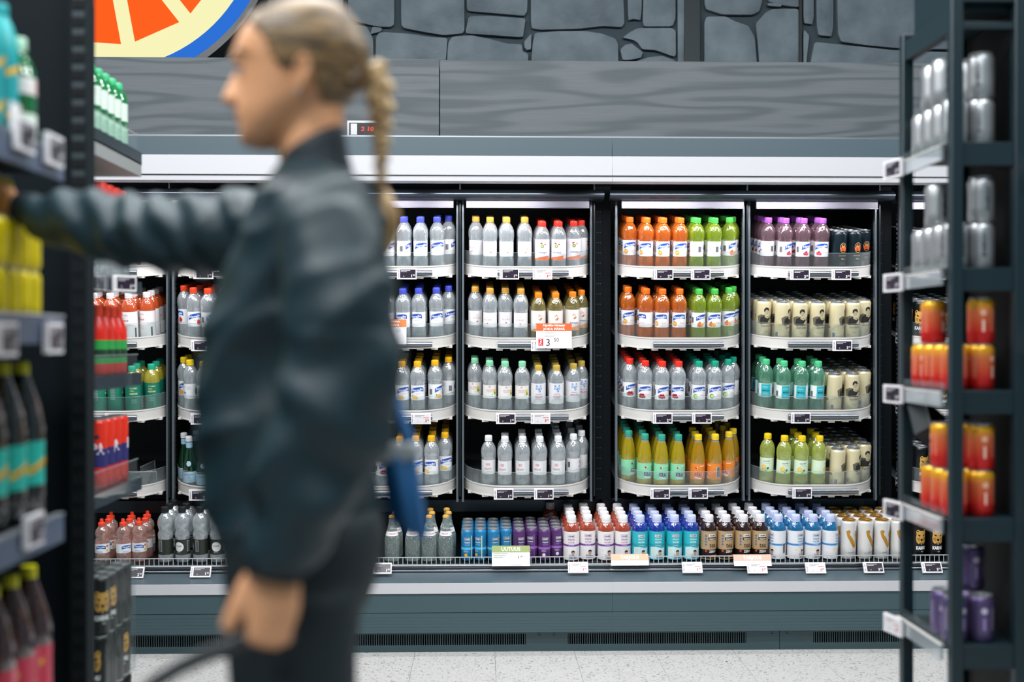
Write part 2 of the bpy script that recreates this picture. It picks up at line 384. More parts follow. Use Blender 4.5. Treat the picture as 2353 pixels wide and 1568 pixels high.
# ------------------------------------------------------------------ chiller modules
YB = 4.79; YL = 5.0; MODW = 1.243
MX0 = at(1393, 784, YL).x      # seam between the two full modules
TILT = R(9.0)
LIPTOP = [612, 776, 943, 1116]
ROWZ = [zp(y + 27, YL) for y in LIPTOP]       # underside of each lip at the front
def setback(dx):
    """how far the rounded corners of a tray stand behind its front; dx = distance from the nearer end"""
    K = [(0, .15), (.012, .11), (.04, .062), (.08, .026), (.125, .006), (.16, 0.0), (9, 0)]
    for (a, b), (c, d) in zip(K, K[1:]):
        if dx <= c: return b + (d - b) * (dx - a) / (c - a)
    return 0
TRAY_D = 0.50
def plan(wd):
    xs = [0, .004, .012, .025, .04, .06, .08, .1, .125, .16]
    xs = xs + [wd - x for x in xs[::-1]]
    return [(x, setback(min(x, wd - x))) for x in xs]
tray_cache = {}
def tray_meshes(wd):
    k = round(wd, 3)
    if k in tray_cache: return tray_cache[k]
    pl = plan(wd); out = {}
    # floor of the tray
    mb = MB(); pts = [(x, y + 0.0035, 0.029) for x, y in pl] + [(wd, TRAY_D, 0.029), (0, TRAY_D, 0.029)]
    mb.extrude(pts, (0, 0, 0.004), M('tray_grey', '#54595c', 0.5)); out['tray'] = mb.mesh('shelf_tray')
    # lip: vertical wall with flange and moulded feet
    mb = MB(); H = 0.050
    def wall(o0, o1, z0, z1, mat):
        rings = []
        for x, y in pl:
            rings.append([Vector((x, y + o0, z0)), Vector((x, y + o1, z0)), Vector((x, y + o1, z1)), Vector((x, y + o0, z1))])
        mb.loft(rings, mat)
    wall(0, 0.003, 0.004, H, m_plast); wall(-0.0022, 0.0, H - 0.005, H, m_plast); wall(-0.003, 0.0, 0.002, 0.007, m_plast)
    for k2 in range(9):
        x = wd * (0.06 + 0.88 * k2 / 8); y = setback(min(x, wd - x))
        mb.box(x - 0.014, x + 0.014, y + 0.001, y + 0.02, -0.004 - 0.001 * (k2 % 3), 0.004, m_plast)
    out['lip'] = mb.mesh('front_lip')
    mb = MB(); a, b = wd * 0.265, wd * 0.815
    prof = [(-0.001, 0.032), (-0.006, 0.031), (-0.0105, 0.027), (-0.012, 0.021), (-0.0105, 0.015), (-0.006, 0.011), (-0.001, 0.010)]
    mb.extrude([(a, y, z) for y, z in prof], (b - a, 0, 0), m_rail_st); out['rail'] = mb.mesh('label_rail')
    mb = MB(); rings = []
    for x, y in pl: rings.append([Vector((x, y + 0.0045, H * 0.4)), Vector((x, y + 0.006, H * 0.4)), Vector((x, y + 0.006, 0.108)), Vector((x, y + 0.0045, 0.108))])
    mb.loft(rings, m_clear)
    rings = []
    for x, y in pl: rings.append([Vector((x, y + 0.0043, 0.1072)), Vector((x, y + 0.0062, 0.1072)), Vector((x, y + 0.0062, 0.1084)), Vector((x, y + 0.0043, 0.1084))])
    mb.loft(rings, m_glass_rail); out['guard'] = mb.mesh('clear_guard')
    tray_cache[k] = out
    return out
BAYS = {}      # letter -> (x left, width)
TRAYS = {}     # (letter, row) -> matrix world of the tray
def link(name, me, parent=None, loc=(0, 0, 0), rot=(0, 0, 0)):
    o = bpy.data.objects.new(name, me); COL.objects.link(o); o.location = loc; o.rotation_euler = rot
    if parent is not None: o.parent = parent
    return o
def perforated(mb, x0, x1, y, z0, z1, step, mat):
    nx = int((x1 - x0) / step)
    for i in range(nx):
        x = x0 + (i + .5) * (x1 - x0) / nx
        mb.add([(x - .003, y, z0), (x + .003, y, z0), (x + .003, y, z0 + .006), (x - .003, y, z0 + .006)], [(0, 1, 2, 3)], mat)
baylist = [('Z', 'A'), ('B', 'B')]
mod_labels = ['tall charcoal drinks chiller section behind the hanging shelves and her outstretched arm',
              'tall charcoal drinks chiller section beside her braid, full of water bottles',
              'tall charcoal drinks chiller section holding orange and lime drinks and cream cans',
              'tall charcoal drinks chiller section mostly hidden behind the narrow can rack']
bays_of = [('A', 'B'), ('C', 'D'), ('E', 'F'), ('G', 'H')]
for mi in range(4):
    X0 = MX0 + (mi - 2) * MODW; X1 = X0 + MODW
    c = tag(empty('drinks_chiller', (X0, YB, 0)), mod_labels[mi], 'chiller', 'sections of the drinks chiller')
    def part(name, mb, bevel=0, angle=38):
        o = mb.build(name, c, bevel=bevel, angle=angle); o.location = (-X0, -YB, 0); return o
    mb = MB(); mb.box(X0, X1, YW - 0.06, YW - 0.005, 0.02, 2.08, M('chiller_back', '#10191e', 0.5)); part('back_panel', mb)
    mb = MB()
    for zrow in list(ROWZ) :
        for dz in (-0.02, -0.045, -0.07):
            perforated(mb, X0 + 0.08, X1 - 0.08, YW - 0.062, zrow + dz, 0, 0.028, M('hole_black', '#020304', 0.9))
    o = part('perforation_pattern', mb); o['kind'] = 'stuff'
    # base: grooved bumper boards, white trim, ledge, rails, wire fence, well deck
    m_b = m_panel
    mb = MB(); mb.box(X0, X1, YB - 0.03, 5.1, 0.17, 0.2465, m_b); part('bumper_board', mb, 0.0015)
    mb = MB(); mb.box(X0, X1, YB - 0.028, 5.1, 0.088, 0.1685, m_b)
    for k in range(5): mb.box(X0, X1, YB - 0.0287, YB - 0.028, 0.098 + 0.013 * k, 0.0995 + 0.013 * k, m_b)
    part('bumper_board', mb, 0.0015)
    mb = MB(); mb.box(X0, X1, YB - 0.036, 5.0, 0.248, 0.2905, m_white); part('white_trim', mb, 0.0006)
    mb = MB(); mb.extrude([(X0, YB - 0.032, 0.291), (X0, YB + 0.07, 0.311), (X0, YB + 0.09, 0.311), (X0, YB + 0.09, 0.291)], (X1 - X0, 0, 0), m_greymetal); part('ledge', mb)
    mb = MB()
    for k, (yy, z0, z1) in enumerate(((YB + 0.078, 0.3145, 0.3225), (YB + 0.084, 0.3245, 0.3315), (YB + 0.09, 0.333, 0.339))):
        mb.box(X0, X1, yy, YB + 0.12, z0, z1, m_chrome if k != 1 else m_steel_dk)
    part('label_rail', mb, 0.001)
    mb = MB(); m_wire = M('wire_silver', '#c4c6c8', 0.4, 0.1); n = int(MODW / 0.0195)
    for k in range(n):
        x = X0 + (k + .5) * MODW / n; mb.box(x - .0014, x + .0014, YB + 0.10, YB + 0.1022, 0.338, 0.372, m_wire)
    for z in (0.340, 0.370): mb.box(X0, X1, YB + 0.099, YB + 0.103, z - .0018, z + .0018, m_wire)
    o = part('wire_grille', mb); o['kind'] = 'stuff'
    mb = MB(); mb.extrude([(X0, YB + 0.105, 0.33), (X0, YB + 0.105, 0.345), (X0, YW - 0.06, 0.401), (X0, YW - 0.06, 0.386)], (X1 - X0, 0, 0), m_black); part('well_deck', mb)
    mb = MB(); mb.box(X0 + 0.005, X1 - 0.005, YL + 0.23, YL + 0.25, 0.509, 0.566, m_steel_dk); mb.box(X0 + 0.005, X1 - 0.005, YL + 0.20, YL + 0.25, 0.566, 0.570, m_steel_dk); part('lower_fascia', mb, 0.002)
    mb = MB(); mb.box(X0, X1, YB + 0.12, YL + 0.5, 0.02, 0.32, m_black); part('plinth_body', mb)
    # head: grey strip, white band, shadow gap, rounded bar
    mb = MB(); mb.box(X0, X1, YB - 0.02, YW - 0.07, 2.022, 2.098, m_greymetal); part('canopy_strip', mb, 0.002)
    mb = MB(); mb.box(X0, X1, YB - 0.016, YW - 0.07, 2.098, 2.104, m_chrome); part('canopy_edge', mb)
    mb = MB(); mb.box(X0, X1, YB - 0.03, YB + 0.05, 1.942, 2.021, m_white); part('canopy_band', mb, 0.002)
    mb = MB(); mb.box(X0, X1, YB - 0.022, YB + 0.05, 1.918, 1.9405, m_white); part('canopy_band', mb, 0.002)
    mb = MB(); mb.box(X0, X1, YL - 0.03, YW - 0.06, 1.952, 1.975, m_black); part('canopy_ceiling', mb)
    mb = MB(); z0, z1 = zp(457, 4.96), zp(434, 4.96); r = (z1 - z0) / 2
    pr = [(4.96 + r - r * math.cos(t * 0.4 - 0.2) * 1.0, z0 + r + r * math.sin(-1.5708 + 3.1416 * (t / 8))) for t in range(9)]
    pr = [(4.985 - 0.028 * math.sin(math.pi * t / 10), z0 + (z1 - z0) * t / 10) for t in range(11)]
    mb.extrude([(X0 + 0.012, y, z) for y, z in pr] + [(X0 + 0.012, 5.02, z1), (X0 + 0.012, 5.02, z0)], (MODW - 0.024, 0, 0), m_steel_dk); part('head_bar', mb)
    # bays
    pl = 0.036 if mi != 9 else 0
    bw = (MODW - 0.115 - 0.03) / 2
    bx = [X0 + 0.055, X0 + 0.055 + bw + 0.03]
    for bi, letter in enumerate(bays_of[mi]):
        x0 = bx[bi]; BAYS[letter] = (x0, bw)
        mb = MB(); mb.box(x0 + 0.012, x0 + bw - 0.012, YL + 0.005, YL + 0.02, 1.838, 1.8715, m_lamp); mb.box(x0 + 0.012, x0 + bw - 0.012, YL + 0.0, YL + 0.006, 1.836, 1.8395, m_chrome); part('lamp_panel', mb, 0.001)
        for xa in (x0 - 0.008, x0 + bw - 0.002):
            mb = MB(); mb.box(xa, xa + 0.010, YL + 0.075, YL + 0.10, 0.575, 1.875, M('post_steel', '#6f7880', 0.35, 0.5)); part('upright', mb, 0.001)
            mb = MB()
            for k in range(60):
                z = 0.61 + k * 0.0205; mb.box(xa + 0.001, xa + 0.009, YL + 0.12, YL + 0.125, z, z + 0.011, m_steel_dk)
            o = part('slot_pattern', mb); o['kind'] = 'stuff'
        mb = MB(); mb.box(x0 + bw + 0.012, x0 + bw + 0.018, YL + 0.06, YW - 0.06, 0.6, 1.95, m_black); part('side_panel', mb)
        for row in range(4):
            tm = tray_meshes(bw)
            t = link('shelf_tray', tm['tray'], c, (x0 - X0, YL - YB, ROWZ[row]), (TILT, 0, 0))
            link('front_lip', tm['lip'], t); link('label_rail', tm['rail'], t)
            link('clear_guard', tm['guard'], t)
            TRAYS[(letter, row)] = Matrix.Translation((x0, YL, ROWZ[row])) @ Matrix.Rotation(TILT, 4, 'X')
    # divider panel at the module's end
    for xa, xb in ((X1 - 0.034, X1 - .0005), (X0 + .0005, X0 + 0.034)):
        mb = MB(); mb.box(xa, xb, YL + 0.14, YL + 0.16, 0.575, 1.95, m_pillar); part('pillar_panel', mb)
    mb = MB()
    for z in [0.62 + 0.045 * k for k in range(29)]:
        for dx in (-.028, -.020, -.012): mb.box(X1 + dx, X1 + dx + .003, YL + 0.139, YL + 0.1405, z, z + .003, M('hole_grey', '#39444a', 0.6))
    o = part('perforation_pattern', mb); o['kind'] = 'stuff'
# kick plates with slotted vents
kx = at(1793, 1470, YB).x; KL = at(1793, 1470, YB).x - at(714, 1470, YB).x
for i in range(-2, 2):
    a = kx + (i) * KL + 0.001; b = a + KL - 0.002
    c = tag(empty('kick_plate', (a, YB, 0)), ['', '', '', ''][0] or ('dark grey slotted kick plate ' + ['beyond the carton stack, mostly out of sight', 'behind the woman\'s legs and basket handle', 'under the middle of the chiller, between two scratched latches', 'under the chiller beyond the screw heads, behind the can rack'][i + 2]), 'kick plate', 'kick plates of the chiller')
    mb = MB(); y0 = YB + 0.012; H = 0.086
    s = KL / 1079.0; zs0, zs1 = 0.028, 0.073
    spans = [(78 * s, 491 * s), (588 * s, 1001 * s)]
    mb.box(0, KL - 0.002, 0.012, 0.016, 0, zs0, m_panel); mb.box(0, KL - 0.002, 0.012, 0.016, zs1, H, m_panel)
    px = 0
    for u0, u1 in spans: mb.box(px, u0, 0.012, 0.016, zs0, zs1, m_panel); px = u1
    mb.box(px, KL - 0.002, 0.012, 0.016, zs0, zs1, m_panel)
    mb.build('plate', c)
    mb = MB()
    for u0, u1 in spans:
        n = int((u1 - u0) / 0.0092)
        for k in range(n):
            x = u0 + (k + .5) * (u1 - u0) / n; mb.box(x - .0019, x + .0019, 0.012, 0.016, zs0, zs1, m_panel)
    o = mb.build('vent_slats', c); o['kind'] = 'stuff'
    for u in (0.03, KL / 2 - 0.03, KL / 2 + 0.03, KL - 0.032):
        mb = MB(); mb.lathe([(0, -.002), (.0045, -.001), (.005, 0)], 10, m_steel_dk); o = mb.build('screw', c); o.rotation_euler = (R(90), 0, 0); o.location = (u, 0.0105, 0.070)
# temperature display on the chiller's head
YD = 4.80
a, b = at(797, 309, YD), at(872, 277, YD)
c = tag(empty('temperature_display', (a.x, YD, 2.104)), 'small chiller thermometer with red digits standing on the canopy behind the braid', 'thermometer')
W_, H_ = b.x - a.x, b.z - 2.104
mb = MB(); mb.box(0, W_, 0, 0.03, 0, H_, m_white); mb.build('housing', c, bevel=0.003)
mb = MB(); mb.box(.010, W_ - .004, -.002, 0.001, 0.003, H_ - .010, m_black); mb.build('display_window', c)
mb = MB(); mb.box(.016, .042, -.004, -.002, .006, H_ - .014, m_white); pr = Print(mb, None, k=0.001); mb.build('sticker', c)
mb = MB(); pr = Print(mb, None); m_led = M('red_digits', '#ff2a1c', 0.4, emit=2.5)
pr.text('2 10', 84, 30, 17, m_led, lay=1, width=50, bold=0.02, shear=0.12); o = mb.build('digits', c); o.location = (0, -0.0035, 0)
# round orange-slice light sign, its lower edge hidden by the wood
YO = 5.30; sc_ = YO / F
cw = at(240.6, -193, YO)
c = tag(empty('orange_slice_sign', cw), 'round backlit sign of an orange slice with blue rim above the grey boards', 'sign')
def disc(r0, r1, y0, y1, mat, n=96):
    mb = MB(); rings = []
    for k in range(n):
        a = 2 * math.pi * k / n; ca, sa = math.cos(a), math.sin(a)
        rings.append([Vector((r * ca, y, r * sa)) for r, y in ((r0, y0), (r1, y0), (r1, y1), (r0, y1))])
    rings.append(rings[0]); mb.loft(rings, mat, cap=False); return mb
def light_face(name, h, e):
    return M(name, h, 0.9, spec=0, emit=e)
ob = disc(384 * sc_, 399 * sc_, -0.02, 0.12, m_black).build('rim', c)
ob = disc(349 * sc_, 384 * sc_, -0.006, 0.10, light_face('sign_blue', '#2f74dc', 0.85)).build('blue_ring', c)
ob = disc(0.0, 349 * sc_, -0.004, 0.10, light_face('sign_cream', '#f3efb6', 0.95)).build('pith_disc', c)
m_or = light_face('sign_orange', '#fb5f1f', 0.95)
for k in range(13):
    mid = R(10.5 + 27.69 * (k + 0.5)); mb = MB(); r1 = 294 * sc_; r0 = 40 * sc_; gap = 17 * sc_ / 1.0
    pts = []
    e0, e1 = mid - R(13.85), mid + R(13.85)
    def off(ang, r, sgn):   # angle measured from straight down towards +x
        x, z = r * math.sin(ang), -r * math.cos(ang); nx, nz = math.cos(ang), math.sin(ang)
        return (x + sgn * nx * gap * 0.95, z + sgn * nz * gap * 0.95)
    a0 = off(e0, r1, 1); a1 = off(e1, r1, -1)
    pts = [off(e0, r0 * 2, 1), off(e1, r0 * 2, -1), a1] + [a0]
    mb.extrude([(x, -0.009, z) for x, z in pts], (0, 0.01, 0), m_or); mb.build('segment', c)
# ------------------------------------------------------------------ products: shapes (mm), labels, caps
W_ = ink('#efeeee'); BLU = ink('#2450a8'); RED = ink('#d8232a'); GRY = ink('#b9bcc2'); DGR = ink('#4c5056'); BLK = ink('#0d0f12')
def body_mesh(name, prof, mat, upper=None, split=None, seg=24):
    mb = MB(); pr = [(r * .001, z * .001) for r, z in prof]
    if upper is None: mb.lathe(pr, seg, mat)
    else:
        lo = [p for p in pr if p[1] <= split * .001]; hi = [p for p in pr if p[1] >= split * .001]
        mb.lathe(lo, seg, mat); mb.lathe([lo[-1]] + hi, seg, upper)
    return mb.mesh(name, angle=60)
def cap_mesh(col, r, z0, z1, rough=0.4, sport=False, crown=False):
    mb = MB(); m = ink(col, rough); q = .001
    if crown:
        mb.lathe([(0, z1 * q), (r * .8 * q, z1 * q), (r * q, (z1 - 2) * q), (r * 1.12 * q, z0 * q)], 18, m)
    elif sport:
        mb.lathe([(r * q, z0 * q), (r * q, (z0 + 12) * q), (r * .8 * q, (z0 + 14) * q), (r * .55 * q, (z0 + 15) * q), (r * .5 * q, (z1 - 2) * q), (0, z1 * q)], 18, m)
    else:
        mb.lathe([(r * 1.06 * q, (z0 - 3.5) * q), (r * 1.06 * q, (z0 - 1) * q), (r * .98 * q, (z0 - .6) * q), (r * q, z0 * q), (r * q, (z1 - 2.5) * q), (r * .94 * q, (z1 - .6) * q), (r * .8 * q, z1 * q), (0, z1 * q)], 22, m)
        for k in range(22):
            a = 2 * math.pi * k / 22; u = Vector((math.cos(a), math.sin(a), 0)); t = Vector((-u.y, u.x, 0)); p = u * (r * q)
            z_0, z_1 = (z0 + 1) * q, (z1 - 3) * q
            mb.add([p - t * .0006 + Vector((0, 0, z_0)), p + u * .0005 + Vector((0, 0, z_0)), p + t * .0006 + Vector((0, 0, z_0)), p - t * .0006 + Vector((0, 0, z_1)), p + u * .0005 + Vector((0, 0, z_1)), p + t * .0006 + Vector((0, 0, z_1))], [(0, 1, 4, 3), (1, 2, 5, 4)], m)
    return mb.mesh('cap')
def lathe_r(prof):
    def f(z):
        for (r0, z0), (r1, z1) in zip(prof, prof[1:]):
            if z0 <= z <= z1 and z1 > z0: return r0 + (r1 - r0) * (z - z0) / (z1 - z0)
        return prof[-1][0]
    return f
def label_mesh(r, z0, z1, base, draw, prof=None, seg=28):
    mb = MB(); q = .001; rf = (lambda z: r) if prof is None else lathe_r(prof)
    zs = [z0 + (z1 - z0) * k / 3 for k in range(4)]
    mb.lathe([((rf(z) + .35) * q, z * q) for z in zs], seg, base)
    p = Print(mb, r); p.rf = (lambda z: rf(z) + .35)
    draw(p); return mb.mesh('label', angle=50)
def barcode(p, x, z, w, h):
    p.rect(x - w / 2 - 1, x + w / 2 + 1, z - h / 2 - 1, z + h / 2 + 1, ink('#f6f6f6'))
    for k in range(9):
        xx = x - w / 2 + w * (k + .5) / 9; ww = .35 + .25 * ((k * 7) % 3); p.rect(xx - ww, xx + ww, z - h / 2, z + h / 2, DGR, 2)
def smallprint(p, x, z, w, n, col=None, dz=2.6):
    for k in range(n): p.rect(x - w / 2, x + w / 2 * (.6 + .4 * ((k * 3) % 4) / 3), z - k * dz, z - k * dz + .8, col or GRY)
def novelle(fruit, plus=True):
    def d(p):
        def logo(x, z, k, lay=1):
            sw = [(-22, -9), (-22, 3), (-13, 8), (-2, 11), (10, 12), (20, 10), (22, 5), (22, -2.5), (19, -1.5), (8, .8), (-6, -1.5)]
            p.poly([(x + a * k, z + b * k) for a, b in [(-23, -11), (-23, 3.5), (-13, 9), (-2, 12.2), (10, 13.2), (21, 11), (23.2, 5), (23.2, -4.5), (18, -3), (8, -.6), (-6, -3)]], ink('#8fa4d6'), lay)
            p.poly([(x + a * k, z + b * k) for a, b in sw], ink('#1f4fb0'), lay + 1)
            p.text('Novelle', x, z + 3.2 * k, 7.6 * k, ink('#fafbff'), lay + 2, width=39 * k, bold=.03, rot=7, shear=.12)
        logo(0, 98, 1.28); 
        if plus: p.text('PLUS', 15, 77, 6, ink('#e8837c'), 2, width=19, bold=0)
        else: smallprint(p, 4, 86, 20, 2)
        q = Print(p.mb, p.r); q.rf = p.rf; q0 = q.P
        q.P = lambda x, z, lay: q0(-15 + (x + 10) * 1.2, 58 + (z - 61) * 1.22, lay)
        p, p_ = q, p
        if fruit == 'orange': p.circ(-12, 73, 8.5, ink('#f5922a')); p.circ(-12, 73, 6.4, ink('#fbb04a'), 2); p.poly([(-20, 80), (-14, 84), (-12, 79)], ink('#5f9b3a'), 2)
        if fruit == 'grape': p.circ(-10, 70, 8, ink('#ef6a3a')); p.circ(0, 69, 7.5, ink('#f0b33c')); p.poly([(-14, 78), (-8, 82), (-4, 77)], ink('#63a141'), 2)
        if fruit == 'berry':
            for a, b in ((-14, 70), (-6, 69), (2, 70), (-10, 76), (-2, 76)): p.circ(a, b, 4.8, ink('#a81f33'))
            for a, b in ((-15, 71.5), (-7, 70.5), (1, 71.5)): p.circ(a, b, 1.4, ink('#e08a92'), 2)
            p.poly([(-22, 72), (-16, 78), (-14, 74)], ink('#4d8a3c'), 2)
        if fruit == 'pear': p.circ(-12, 72, 8.5, ink('#7fb53c')); p.circ(-10, 72, 5.2, ink('#dcebb4'), 2); p.circ(-10, 72, 1.3, ink('#6b5a2c'), 3)
        if fruit == 'raspberry': p.circ(-10, 71, 6, ink('#c8273f')); p.circ(-1, 70, 5.5, ink('#d8405a')); p.circ(-5, 76, 4.5, ink('#b51f3a'))
        if fruit == 'lemon': p.poly([(-20, 70), (-12, 77), (-2, 77), (5, 70), (2, 64), (-16, 64)], ink('#f6c55a')); p.poly([(-20, 74), (-14, 80), (-15, 74)], ink('#7c9a4a'), 2)
        if fruit == 'straw': p.poly([(10, 82), (20, 82), (23, 74), (17, 65), (9, 70)], RED); p.poly([(12, 83), (16, 87), (19, 82)], ink('#4d9a3c'), 2)
        p = p_
        logo(80, 78, .55); barcode(p, -48, 88, 13, 24); smallprint(p, 78, 112, 26, 5); smallprint(p, -78, 112, 20, 7)
        p.poly([(-20, 60), (-12, 65.5), (0, 67.5), (12, 65.5), (20, 60)], ink('#e3e4e8')) if not fruit else None
    return d
def vichy_classic(p):
    p.text('V I C H Y', 0, 88, 8, ink('#b4434c'), 2, width=33, bold=0); smallprint(p, 0, 101, 26, 2, ink('#d6c6c8'))
    p.poly([(-4.5, 73), (0, 75.8), (4.5, 73), (0, 70.2)], ink('#b0202c')); smallprint(p, 60, 105, 26, 9); barcode(p, -60, 85, 12, 22)
    p.rect(-100, 100, 57, 57.8, ink('#c9a9ac'))
def vichy_fruit(p):
    p.circ(0, 112, 4, ink('#e2585c')); p.rect(-1.2, -.2, 108, 116, W_, 2); p.rect(1.0, 2.0, 108, 116, W_, 2)
    p.text('VICHY', 0, 97, 8, ink('#c98c90'), 2, width=30, bold=0); p.rect(-13, 13, 89, 90.5, ink('#ec9aa0'))
    p.circ(22, 95, 7, ink('#f2c13a')); p.circ(24, 84, 6.5, ink('#7fae3e')); p.circ(12, 78, 3, ink('#bcd88a')); smallprint(p, 75, 112, 24, 8); barcode(p, -60, 92, 12, 22)
def vichy_drop(p):
    for a, b, r in ((-8, 118, 4.5), (0, 106, 5.5), (8, 119, 4), (4, 96, 5), (-10, 107, 3.5), (10, 108, 4)):
        p.circ(a, b, r, ink('#6f93c8'), ry=r * 1.15); p.circ(a - r * .25, b + r * .2, r * .5, ink('#cfdcf0'), 2)
    p.text('VICHY', 0, 72, 8.5, ink('#c43a48'), 2, width=34, bold=.02); smallprint(p, 0, 62, 30, 1); p.rect(-13, 13, 82, 84.5, ink('#9aa2b4'))
    p.rect(-100, 100, 40, 44, ink('#e6e4da')); smallprint(p, 75, 118, 26, 10); barcode(p, -62, 90, 12, 24)
def vichy_white(p):
    for k in range(4):
        x = -6 + 4.2 * k; p.circ(x, 101, 1.5, RED, ry=6); p.circ(x + .6, 101, .6, W_, 2, ry=4.2)
    p.text('VICHY', 0, 82, 8.5, ink('#b05a60'), 2, width=32, bold=0); smallprint(p, 75, 112, 24, 9); barcode(p, -60, 92, 12, 24)
    p.poly([(20, 112), (28, 120), (34, 120), (34, 60), (26, 60), (24, 90)], ink('#dcdcdf'))
def bonaqua(top, wave):
    def d(p):
        p.text('bonaqua', 0, 74, 7, ink('#6a4a9c'), 2, width=36, bold=.02)
        p.poly([(-30, 41), (-30, 50), (-15, 53), (0, 55), (15, 59), (30, 60), (30, 41)], ink(wave))
        p.rect(30, 100, 41, 47, ink(wave)); p.rect(-100, -30, 41, 47, ink(wave))
        if top == 'kiwi':
            p.circ(-3, 100, 7.5, ink('#3d6f2c')); p.circ(-3, 100, 5.5, ink('#9dc45c'), 2); p.circ(-3, 100, 1.8, ink('#f0f3dc'), 3)
            p.poly([(-14, 112), (-6, 108), (0, 114), (-4, 116)], RED); p.circ(9, 108, 3, RED)
        else:
            p.circ(-2, 108, 8, ink('#f5dfd6')); p.circ(-2, 110, 2, RED, 2); p.circ(4, 106, 1.8, RED, 2); p.circ(-6, 105, 1.6, RED, 2)
            p.poly([(-8, 92), (2, 88), (10, 96), (2, 92)], ink('#6a3a1e')); p.poly([(-2, 96), (8, 100), (11, 96), (4, 92)], ink('#c98a4a'))
        smallprint(p, 70, 118, 24, 12, ink('#9a8fb4')); barcode(p, -66, 90, 12, 28)
    return d
def soda(base, dark, word):
    def d(p):
        p.text(word, 2, 58, 15, ink(dark), 3, width=34, bold=.09, rot=-4); p.text(word, 2.6, 57.2, 15, ink('#f4f4f6'), 2, width=37, bold=.14, rot=-4)
        p.circ(-8, 88, 4.5, RED); p.circ(-3, 90, 2.5, W_, 2); p.rect(8, 30, 94, 97, ink('#f7f3e6')); p.poly([(-16, 44), (14, 38), (20, 42), (-10, 48)], ink('#f3fbf4'))
        barcode(p, 62, 68, 14, 44); smallprint(p, -62, 92, 22, 12, ink('#f1f5ee'))
    return d
def mahla(p):
    p.rect(-16, 26, 62, 116, ink('#33b4c2')); p.rect(-10, 12, 102, 104, ink('#bfe9ee'), 2); p.text('MAHLA', 5, 88, 8, ink('#123d4a'), 2, width=30, bold=.02)
    p.rect(-6, 14, 76, 77.5, ink('#9bdfe6'), 2); p.poly([(26, 62), (34, 62), (26, 80)], ink('#7fd3da')); barcode(p, -40, 80, 14, 26); smallprint(p, 70, 110, 24, 9)
def lemonade(p):
    p.circ(-14, 78, 10, ink('#f2b42a')); p.circ(-14, 78, 7.6, ink('#f9d45c'), 2); p.poly([(-4, 72), (4, 80), (10, 74), (2, 66)], ink('#2f7a34'), 2); p.poly([(-10, 66), (0, 64), (-4, 60)], ink('#27682c'), 2)
    p.text('Novelle', -2, 105, 5.5, ink('#3d78c8'), 2, width=26, bold=.02, rot=6); p.rect(-14, 14, 94, 95.2, ink('#aac4a0')); barcode(p, 52, 88, 13, 30); p.rect(-100, 100, 58, 62, ink('#bfe59a'))
def man(p, x, z, k, shirt):
    p.poly([(x - 12 * k, z), (x - 8 * k, z + 9 * k), (x - 2 * k, z + 11 * k), (x + 10 * k, z + 8 * k), (x + 13 * k, z)], ink(shirt), 2)
    p.circ(x, z + 17 * k, 5 * k, ink('#c99a7e'), 3, ry=6.5 * k); p.poly([(x - 5.4 * k, z + 19 * k), (x - 4.5 * k, z + 25 * k), (x + 2 * k, z + 26.5 * k), (x + 5.6 * k, z + 23 * k), (x + 5 * k, z + 19.5 * k), (x, z + 21.5 * k)], ink('#2a1d18'), 4)
    p.poly([(x - 14 * k, z + 6 * k), (x - 10 * k, z + 13 * k), (x - 7 * k, z + 12 * k), (x - 9 * k, z + 4 * k)], ink('#c99a7e'), 3)
def oshee(base, accent, word, second, txt, fl=None):
    def d(p):
        p.rect(-15, 15, 99, 112, ink('#6f2b48') if accent == '#7a3f9c' else ink(accent), 1); p.rect(-14, 14, 100, 111, ink('#f3eef2'), 2); p.text('OSHEE', 0, 105.5, 6, ink('#3a1f33'), 3, width=24, bold=.05)
        p.text('vitamin', 0, 92, 8, ink(txt), 2, width=29, bold=.02)
        p.text(word, 0, 79, 7, ink(second), 2, width=28, bold=.03)
        p.rect(-100, 100, 62, 70, ink(accent)); p.text('VITAMINS', 0, 66, 3, ink('#e8dcf0'), 3, width=24)
        p.rect(-100, 100, 8, 60, ink('#e9e7ea')) if base == '#efe9ea' else p.poly([(-34, 8), (-34, 56), (-10, 60), (20, 52), (34, 56), (34, 8)], ink('#cfe9ec'))
        man(p, 8, 10, 1.35, '#8a93a2'); p.circ(-20, 44, 6, ink(fl or '#e6e0b8'))
        barcode(p, 62, 50, 14, 40); smallprint(p, -66, 112, 22, 14)
    return d
def tea(p):
    p.rect(-15, 15, 99, 112, ink('#efe2d2'), 1); p.rect(-14, 14, 100, 111, ink('#f7f1ea'), 2); p.text('OSHEE', 0, 105.5, 6, ink('#1c1512'), 3, width=24, bold=.05)
    p.rect(-17, 18, 87, 98, ink('#17110e')); p.text('vitamin', 0, 92.5, 7, ink('#f5efe6'), 2, width=28); p.text('tea', 2, 66, 20, ink('#3b1c0c'), 2, width=28, bold=.01)
    p.rect(-100, 100, 8, 46, ink('#15100e')); p.text('ZERO', 2, 38, 9, ink('#f2ede8'), 2, width=30, bold=.04); p.rect(-4, 34, 13, 23, ink('#f06a2a'), 2); p.text('PEACH', 14, 18, 4, ink('#fff3ea'), 3, width=18)
    for z in (104, 92, 80, 68): p.circ(-27, z, 4, ink('#3a6ea8'), 2)
    p.circ(-26, 40, 5, ink('#d43a22'), 2); barcode(p, 62, 60, 14, 40)
